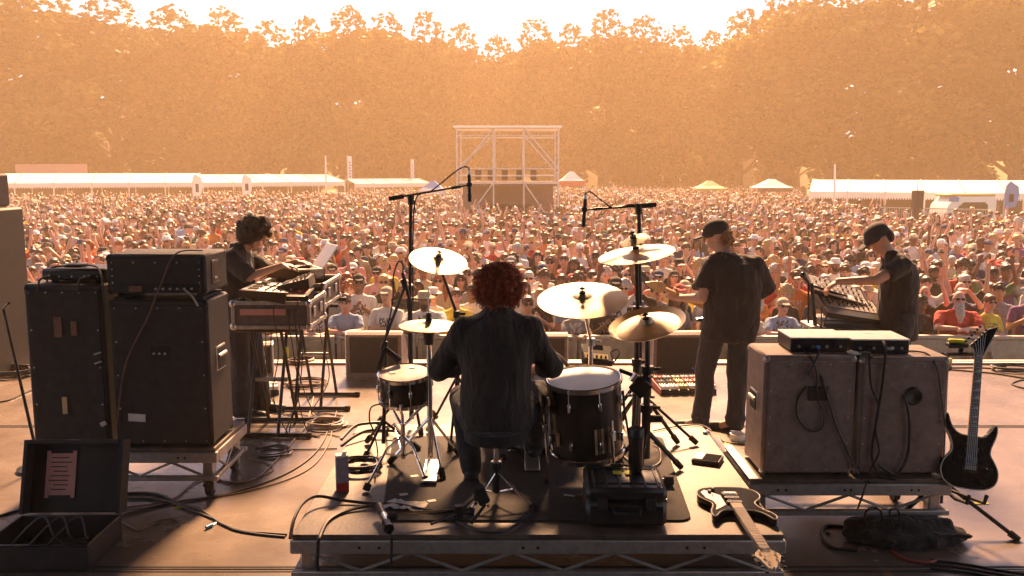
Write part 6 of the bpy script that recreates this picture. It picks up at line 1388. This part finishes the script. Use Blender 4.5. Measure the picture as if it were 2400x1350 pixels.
def shirt(b):
    b.loft([(0,-.01,.37,.185,.15),(0,-.015,.46,.205,.165),(0,-.01,.56,.196,.155),(0,0,.68,.192,.145),(0,.01,.8,.208,.145),(0,.02,.88,.212,.138),(.005,.02,.93,.19,.12),(.008,.025,.975,.145,.1),(.01,.03,1.015,.095,.08),(.01,.033,1.04,.076,.068)])
    for s in 'LR': b.cone(J['sh'+s], J['el'+s], .079, .066); b.cone(J['el'+s], J['el'+s].lerp(J['wr'+s], .32), .068, .056); b.cone(J['sh'+s]*.98+V(0,0,.015), J['neck']+V(-.035 if s == 'L' else .035,0,-.045), .07, .062)
garment('shirt', dm, shirt, 'charcoal_cloth', .010, 7, .016, 8, 3)
def trs(b):
    b.ell(V(0,.02,.45), (.18,.15,.1))
    for s in 'LR': b.cone(J['hip'+s], J['knee'+s], .1, .082); b.cone(J['knee'+s], J['ank'+s]+V(0,0,.0), .08, .062)
garment('trousers', dm, trs, 'denim', .012, 3, .009, 9, 1)
for s in 'LR': garment('shoe', dm, lambda b: shoe(b, J['ank'+s]*1-V(0,.03,.075), J['ank'+s]+V(0,.2,-.08)), 'shoe', .009, 2, 0)
q = random.Random(6); hb = Blob(); hb.ell(HD+V(0,-.02,.03), (.09,.102,.1))
for k in range(80):
    a = q.uniform(0, 6.28); e = q.uniform(-.85, 1.5)
    if math.sin(a) > .45 and e < .4: continue
    w_ = 1.0 if e > 0 else 1.0-.1*abs(e)
    hb.ell(HD+V(.1*w_*math.cos(a)*math.cos(e), -.015+.106*math.sin(a)*math.cos(e), .028+.103*math.sin(e)), (q.uniform(.014,.026),)*3)
hr = link('hair', hb.mesh('hair', ['hair_red'], .007, 2, .006, 34), dm, False)
def curls(HD, C, n, skip, seed, rad, L0, L1, m, parent):
    q = random.Random(seed); cl = MB()
    for k in range(n):
        a = q.uniform(0, 6.28); e = q.uniform(-.85, 1.5)
        if skip(a, e): continue
        n_ = V(math.cos(a)*math.cos(e), math.sin(a)*math.cos(e), math.sin(e)); p = HD+C(n_)*q.uniform(.93, 1.015); d = (n_*.75+V(q.uniform(-.6,.6), q.uniform(-.6,.6), -.75)).normalized(); x, y, _ = frame(d); L = q.uniform(L0, L1); rc = q.uniform(.3,1)*rad; ph = q.uniform(0,6)
        cl.tube([p+d*L*(i/8)+n_*.008+(x*math.cos(ph+i*1.15)+y*math.sin(ph+i*1.15))*rc for i in range(9)], [.0019]*8+[.0008], 3)
    return cl.build('curls', m, parent)
curls(HD, lambda n_: V(0,-.015,.03)+V(n_.x*.106, n_.y*.11, n_.z*.11), 1500, lambda a, e: math.sin(a) > .5 and e < .35, 6, .009, .02, .055, 'hair_red', hr)
bb = Blob(); bb.ell(HD+V(.03,.075,-.085), (.06,.045,.05)); bb.ell(HD+V(.055,.03,-.07),(.03,.05,.04)); link('beard', bb.mesh('beard', ['hair_red'], .008, 1, .006, 30), dm, False)
for s, wx in (('L', 'drumstick held low in the drummer left hand'), ('R', 'drumstick held in the drummer right hand')):
    w_ = base+J['wr'+s]; d = V(.15 if s == 'L' else -.05, .9, .12).normalized(); t = thing('drumstick', wx, 'drumstick', w_+d*.06-V(0,0,.02)); MB().tube([d*-.12, d*.2, d*.26, d*.275, d*.29], [.0075,.007,.004,.0055,.003], 8).build('shaft', 'maple', t)
# ---- guitarist
base = V(1.735, 6.9, 0.)
J = dict(hipL=V(-.10,.02,.9), hipR=V(.09,-.01,.9), kneeL=V(-.165,.07,.48), kneeR=V(.085,.0,.48), ankL=V(-.19,.05,.08), ankR=V(.085,.02,.08), chest=V(.02,-.01,1.24), neck=V(-.02,.03,1.47), shL=V(-.158,.03,1.365), shR=V(.195,-.01,1.36), elL=V(-.225,-.03,1.105), elR=V(.30,.1,1.12), wrL=V(-.37,.19,1.075), wrR=V(.12,.27,1.0))
HD = V(-.10,.08,1.60); GF = V(-.9,.28,-.35)
q_ = {}
def body(b):
    q, M3 = headprims(b, HD, GF, (-.3,.0,1)); q_['q'], q_['m'] = q, M3
    b.cone(J['neck']-V(0,0,.06), HD+V(.01,-.01,-.05), .06, .054); b.ell(J['chest'], (.165,.115,.19)); b.ell(V(0,0,1.02), (.15,.115,.2)); b.ell(V(0,0,.92), (.165,.12,.1)); b.cone(J['shL'], J['shR'], .055, .055)
    for s in 'LR':
        b.cone(J['sh'+s], J['el'+s], .052, .043); b.cone(J['el'+s], J['wr'+s], .043, .028); b.cone(J['hip'+s], J['knee'+s], .085, .06); b.cone(J['knee'+s], J['ank'+s], .056, .04); b.cone(J['ank'+s], J['ank'+s]+V(-.1,.04,-.04), .04, .034)
    hand(b, J['wrL'], V(-.8,.35,.35), V(-.2,-.9,.1), 1, 0, 1.05, 1.25); hand(b, J['wrR'], V(-.5,.5,-.5), V(0,-.5,.8), -1, 0, 1.05, .9)
gp = musician('guitarist in black oversized t-shirt and cap playing guitar', base, body, ['skin'])
def shirt(b):
    b.loft([(.0,.0,.76,.205,.16),(.005,0,.82,.215,.165),(.01,0,.95,.218,.165),(.015,0,1.1,.215,.16),(.02,0,1.22,.22,.155),(.022,.005,1.32,.215,.14),(.022,.01,1.385,.185,.115),(.01,.02,1.43,.13,.09),(-.01,.025,1.465,.085,.075)], yaw=-.15)
    for s in 'LR':
        d = J['el'+s]-J['sh'+s]; b.cone(J['sh'+s], J['sh'+s]+d*(.74 if s == 'L' else .95), .078, .092, flat=True); b.ell(J['sh'+s], (.078,.078,.072)); b.cone(J['sh'+s]*1.0+V(0,0,.012), V(.02 if s == 'R' else -.02,.015,1.415), .066, .062)
    b.cone(J['shR'], J['elR']+V(.015,-.02,.03), .076, .086, flat=True)
garment('t_shirt', gp, shirt, 'black_cloth', .011, 6, .02, 7, 5)
def trs(b):
    b.ell(V(0,0,.88), (.18,.14,.13))
    for s in 'LR': b.cone(J['hip'+s], J['knee'+s], .105, .08); b.cone(J['knee'+s], J['ank'+s]+V(0,0,-.03), .078, .074, flat=True); b.ell(J['ank'+s]+V(0,0,.04), (.082,.086,.05)); b.ell(J['knee'+s], (.08,.08,.08))
garment('trousers', gp, trs, 'denim', .012, 3, .014, 9, 2)
for s in 'LR': garment('shoe', gp, lambda b: shoe(b, J['ank'+s]-V(-.03,0,.08), J['ank'+s]+V(-.17,.08,-.08)), 'shoe', .009, 2, 0)
garment('cap', gp, lambda b: cap_hat(b, q_['q'], q_['m'], GF), 'cap_cloth', .008, 2, 0)
def hairfn(b):
    q = q_['q']; b.ell(q(0,-.06,-.02), (.075,.05,.075), 0, q_['m']); r_ = random.Random(3)
    for k in range(20): b.ell(q(r_.uniform(-.065,.065), r_.uniform(-.115,-.06), r_.uniform(-.11,.0)), (.016,.016,.02))
hg = garment('hair', gp, hairfn, 'hair_sandy', .009, 1, .006, 26)
qg = q_['q']; curls(V(0,0,0), lambda n_: qg(.072*n_.x, -.065+.055*n_.y, -.03+.075*n_.z), 420, lambda a, e: math.sin(a) > .1, 4, .006, .02, .05, 'hair_sandy', hg)
gm = guitar('electric_guitar', 'guitar held by the guitarist, neck pointing up to left', 'guitar_black', 'maple', 'spear', 6, 'dot')
hb_ = base+V(.15,.3,.86); nk = PY(1514,658,7.05); orient(gm, hb_, nk-hb_, (-.1,1,.25), (nk-hb_).length)
MB().tube(spline([(.0,.03,.02),(.05,.22,.1),(.05,.25,.35),(-.1,.1,.42)]), .014, 6).build('strap', 'rubber', gm)
# ---- keyboard player
base = V(-2.27, 7.4, 0.)
J = dict(hipL=V(-.05,.1,.92), hipR=V(-.05,-.1,.92), kneeL=V(.02,.12,.5), kneeR=V(-.04,-.1,.5), ankL=V(.04,.13,.08), ankR=V(-.06,-.1,.08), chest=V(-.09,.0,1.25), neck=V(-.03,.0,1.48), shL=V(-.06,.17,1.385), shR=V(-.07,-.17,1.385), elL=V(.14,.22,1.24), elR=V(.10,-.22,1.24), wrL=V(.40,.16,1.325), wrR=V(.36,-.17,1.33))
HD = V(.085,.0,1.575); KF = V(.82,.15,-.62)
def body(b):
    q, M3 = headprims(b, HD, KF, (.45,.0,1)); q_['q'], q_['m'] = q, M3
    b.cone(J['neck']-V(.02,0,.06), HD+V(-.02,0,-.05), .06, .054); b.ell(J['chest'], (.12,.165,.19)); b.ell(V(-.07,0,1.04), (.115,.15,.2)); b.ell(V(-.05,0,.92), (.12,.165,.11)); b.cone(J['shL'], J['shR'], .055, .055)
    for s in 'LR':
        b.cone(J['sh'+s], J['el'+s], .05, .042); b.cone(J['el'+s], J['wr'+s], .041, .027); b.cone(J['hip'+s], J['knee'+s], .085, .06); b.cone(J['knee'+s], J['ank'+s], .056, .04); b.cone(J['ank'+s], J['ank'+s]+V(.11,0,-.04), .04, .034)
    hand(b, J['wrL'], V(1,-.1,-.1), V(0,0,1), -1, 0, 1.05, .7); hand(b, J['wrR'], V(1,.1,-.08), V(0,0,1), 1, 0, 1.05, .75)
kp = musician('keyboard player in dark collared shirt bending over the synths', base, body, ['skin'])
def shirt(b):
    b.loft([(-.05,0,.80,.165,.185),(-.06,0,.95,.155,.185),(-.075,0,1.1,.15,.185),(-.09,0,1.22,.155,.2),(-.09,0,1.32,.145,.205),(-.075,0,1.39,.12,.18),(-.055,0,1.435,.095,.13),(-.04,0,1.47,.08,.09),(-.035,0,1.50,.075,.08)])
    for s in 'LR': b.cone(J['sh'+s], J['el'+s]+(J['el'+s]-J['sh'+s])*.02, .075, .08, flat=True); b.ell(J['sh'+s], (.075,.075,.072)); b.cone(J['sh'+s]+V(0,0,.01), V(-.05,.02 if s == 'L' else -.02,1.43), .064, .06)
garment('shirt', kp, shirt, 'black_cloth', .011, 6, .016, 8, 7)
def trs(b):
    b.ell(V(-.05,0,.9), (.14,.18,.12))
    for s in 'LR': b.cone(J['hip'+s], J['knee'+s], .105, .085); b.cone(J['knee'+s], J['ank'+s]+V(0,0,-.035), .082, .105, flat=True); b.ell(J['knee'+s], (.085,.085,.08))
garment('trousers', kp, trs, 'denim', .012, 3, .012, 8, 4)
for s in 'LR': garment('shoe', kp, lambda b: shoe(b, J['ank'+s]-V(.03,0,.08), J['ank'+s]+V(.2,0,-.08)), 'shoe', .009, 2, 0)
def hairfn(b):
    q = q_['q']; b.ell(q(0,-.035,.025), (.104,.118,.118), 0, q_['m']); b.ell(q(0,-.075,-.045), (.082,.06,.07), 0, q_['m']); r_ = random.Random(8)
    for k in (-1, 1): b.ell(q(k*.078,.0,-.02), (.028,.05,.07), 0, q_['m']); b.ell(q(k*.08,-.04,-.05), (.028,.05,.06), 0, q_['m'])
    for k in range(110):
        a = r_.uniform(0,6.28); e = r_.uniform(-.9,1.5)
        if math.sin(a) > .45 and e < .25: continue
        b.ell(q(.115*math.cos(a)*math.cos(e), -.02+.13*math.sin(a)*math.cos(e), .035+.125*math.sin(e)), (r_.uniform(.018,.032),)*3)
hk_ = garment('hair', kp, hairfn, 'hair_dark', .008, 2, .006, 30)
qq = q_['q']; curls(V(0,0,0), lambda n_: qq(.118*n_.x, -.02+.13*n_.y, .035+.128*n_.z), 900, lambda a, e: math.sin(a) > .35 and e < .3, 9, .006, .015, .04, 'hair_dark', hk_)
# ---- capped synth player at right
base = V(3.10, 7.02, 0.)
J = dict(hipL=V(.03,-.1,.92), hipR=V(.03,.1,.92), kneeL=V(-.0,-.11,.5), kneeR=V(.03,.1,.5), ankL=V(.03,-.11,.08), ankR=V(.06,.1,.08), chest=V(.02,.0,1.24), neck=V(-.06,.0,1.47), shL=V(-.02,-.165,1.375), shR=V(.03,.17,1.375), elL=V(-.25,-.22,1.26), elR=V(.14,.22,1.13), wrL=V(-.50,-.1,1.235), wrR=V(.16,.1,.98))
HD = V(-.15,.0,1.57); SF = V(-.75,.05,-.66)
def body(b):
    q, M3 = headprims(b, HD, SF, (-.6,.0,.8)); q_['q'], q_['m'] = q, M3
    b.cone(J['neck']-V(-.02,0,.06), HD+V(.03,0,-.045), .06, .055); b.ell(J['chest'], (.115,.165,.19)); b.ell(V(.03,0,1.03), (.115,.15,.2)); b.ell(V(.03,0,.92), (.12,.165,.11)); b.cone(J['shL'], J['shR'], .055, .055)
    for s in 'LR':
        b.cone(J['sh'+s], J['el'+s], .052, .043); b.cone(J['el'+s], J['wr'+s], .042, .028); b.cone(J['hip'+s], J['knee'+s], .085, .06); b.cone(J['knee'+s], J['ank'+s], .056, .04); b.cone(J['ank'+s], J['ank'+s]+V(-.11,0,-.04), .04, .034)
    hand(b, J['wrL'], V(-.8,.1,-.55), V(-.5,0,.85), 1, 0, 1.08, .85); hand(b, J['wrR'], V(0,-.3,-1), V(1,0,0), -1, 0, 1.05, .6)
sp = musician('synth player in dark t-shirt and cap reaching over synths', base, body, ['skin'])
def shirt(b):
    b.loft([(.04,0,.76,.155,.185),(.035,0,.9,.15,.18),(.03,0,1.05,.145,.178),(.025,0,1.18,.148,.19),(.02,0,1.3,.142,.2),(.01,0,1.37,.12,.18),(-.015,0,1.42,.098,.13),(-.04,0,1.455,.08,.09),(-.05,0,1.475,.072,.078)])
    for s in 'LR': d = J['el'+s]-J['sh'+s]; b.cone(J['sh'+s], J['sh'+s]+d*.62, .074, .078, flat=True); b.ell(J['sh'+s], (.074,.074,.072)); b.cone(J['sh'+s]+V(0,0,.01), V(-.02,.02 if s == 'R' else -.02,1.415), .064, .06)
garment('t_shirt', sp, shirt, 'black_cloth', .011, 6, .015, 8, 9)
def trs(b):
    b.ell(V(.03,0,.9), (.14,.18,.12))
    for s in 'LR': b.cone(J['hip'+s], J['knee'+s], .1, .08); b.cone(J['knee'+s], J['ank'+s]+V(0,0,-.03), .078, .07, flat=True); b.ell(J['knee'+s], (.08,.08,.08))
garment('trousers', sp, trs, 'denim', .012, 3, .01, 8, 4)
for s in 'LR': garment('shoe', sp, lambda b: shoe(b, J['ank'+s]-V(-.03,0,.08), J['ank'+s]+V(-.2,0,-.08)), 'shoe', .009, 2, 0)
garment('cap', sp, lambda b: cap_hat(b, q_['q'], q_['m'], SF), 'cap_cloth', .008, 2, 0)
def hairfn(b): q = q_['q']; b.ell(q(0,-.06,-.01), (.077,.055,.08), 0, q_['m'])
garment('hair', sp, hairfn, 'hair_dark', .009, 1, .004, 26)
w_ = base+J['wrR']; t = thing('bracelet', 'pale beaded bracelet on the synth player hanging wrist', 'bracelet', w_+V(0,-.01,-.0))
for k in range(10): a = k*.628; MB().ell((.034*math.cos(a),.034*math.sin(a),0),(.008,.008,.008), None, 8, 6).build('bead', 'pearl', t)
# ---------------------------------------------------------------- orange haze volume added to stand for a warm glow
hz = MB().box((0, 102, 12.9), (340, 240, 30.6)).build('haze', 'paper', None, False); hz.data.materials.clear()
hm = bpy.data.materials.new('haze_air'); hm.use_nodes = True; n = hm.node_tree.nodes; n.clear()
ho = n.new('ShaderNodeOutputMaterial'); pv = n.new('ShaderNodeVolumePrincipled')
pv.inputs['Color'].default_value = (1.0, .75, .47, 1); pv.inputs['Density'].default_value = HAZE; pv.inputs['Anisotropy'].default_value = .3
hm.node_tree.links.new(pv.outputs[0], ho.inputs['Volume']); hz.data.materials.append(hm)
tag(hz, 'orange tinted haze added over the whole field as warm glow', 'haze', kind='stuff')
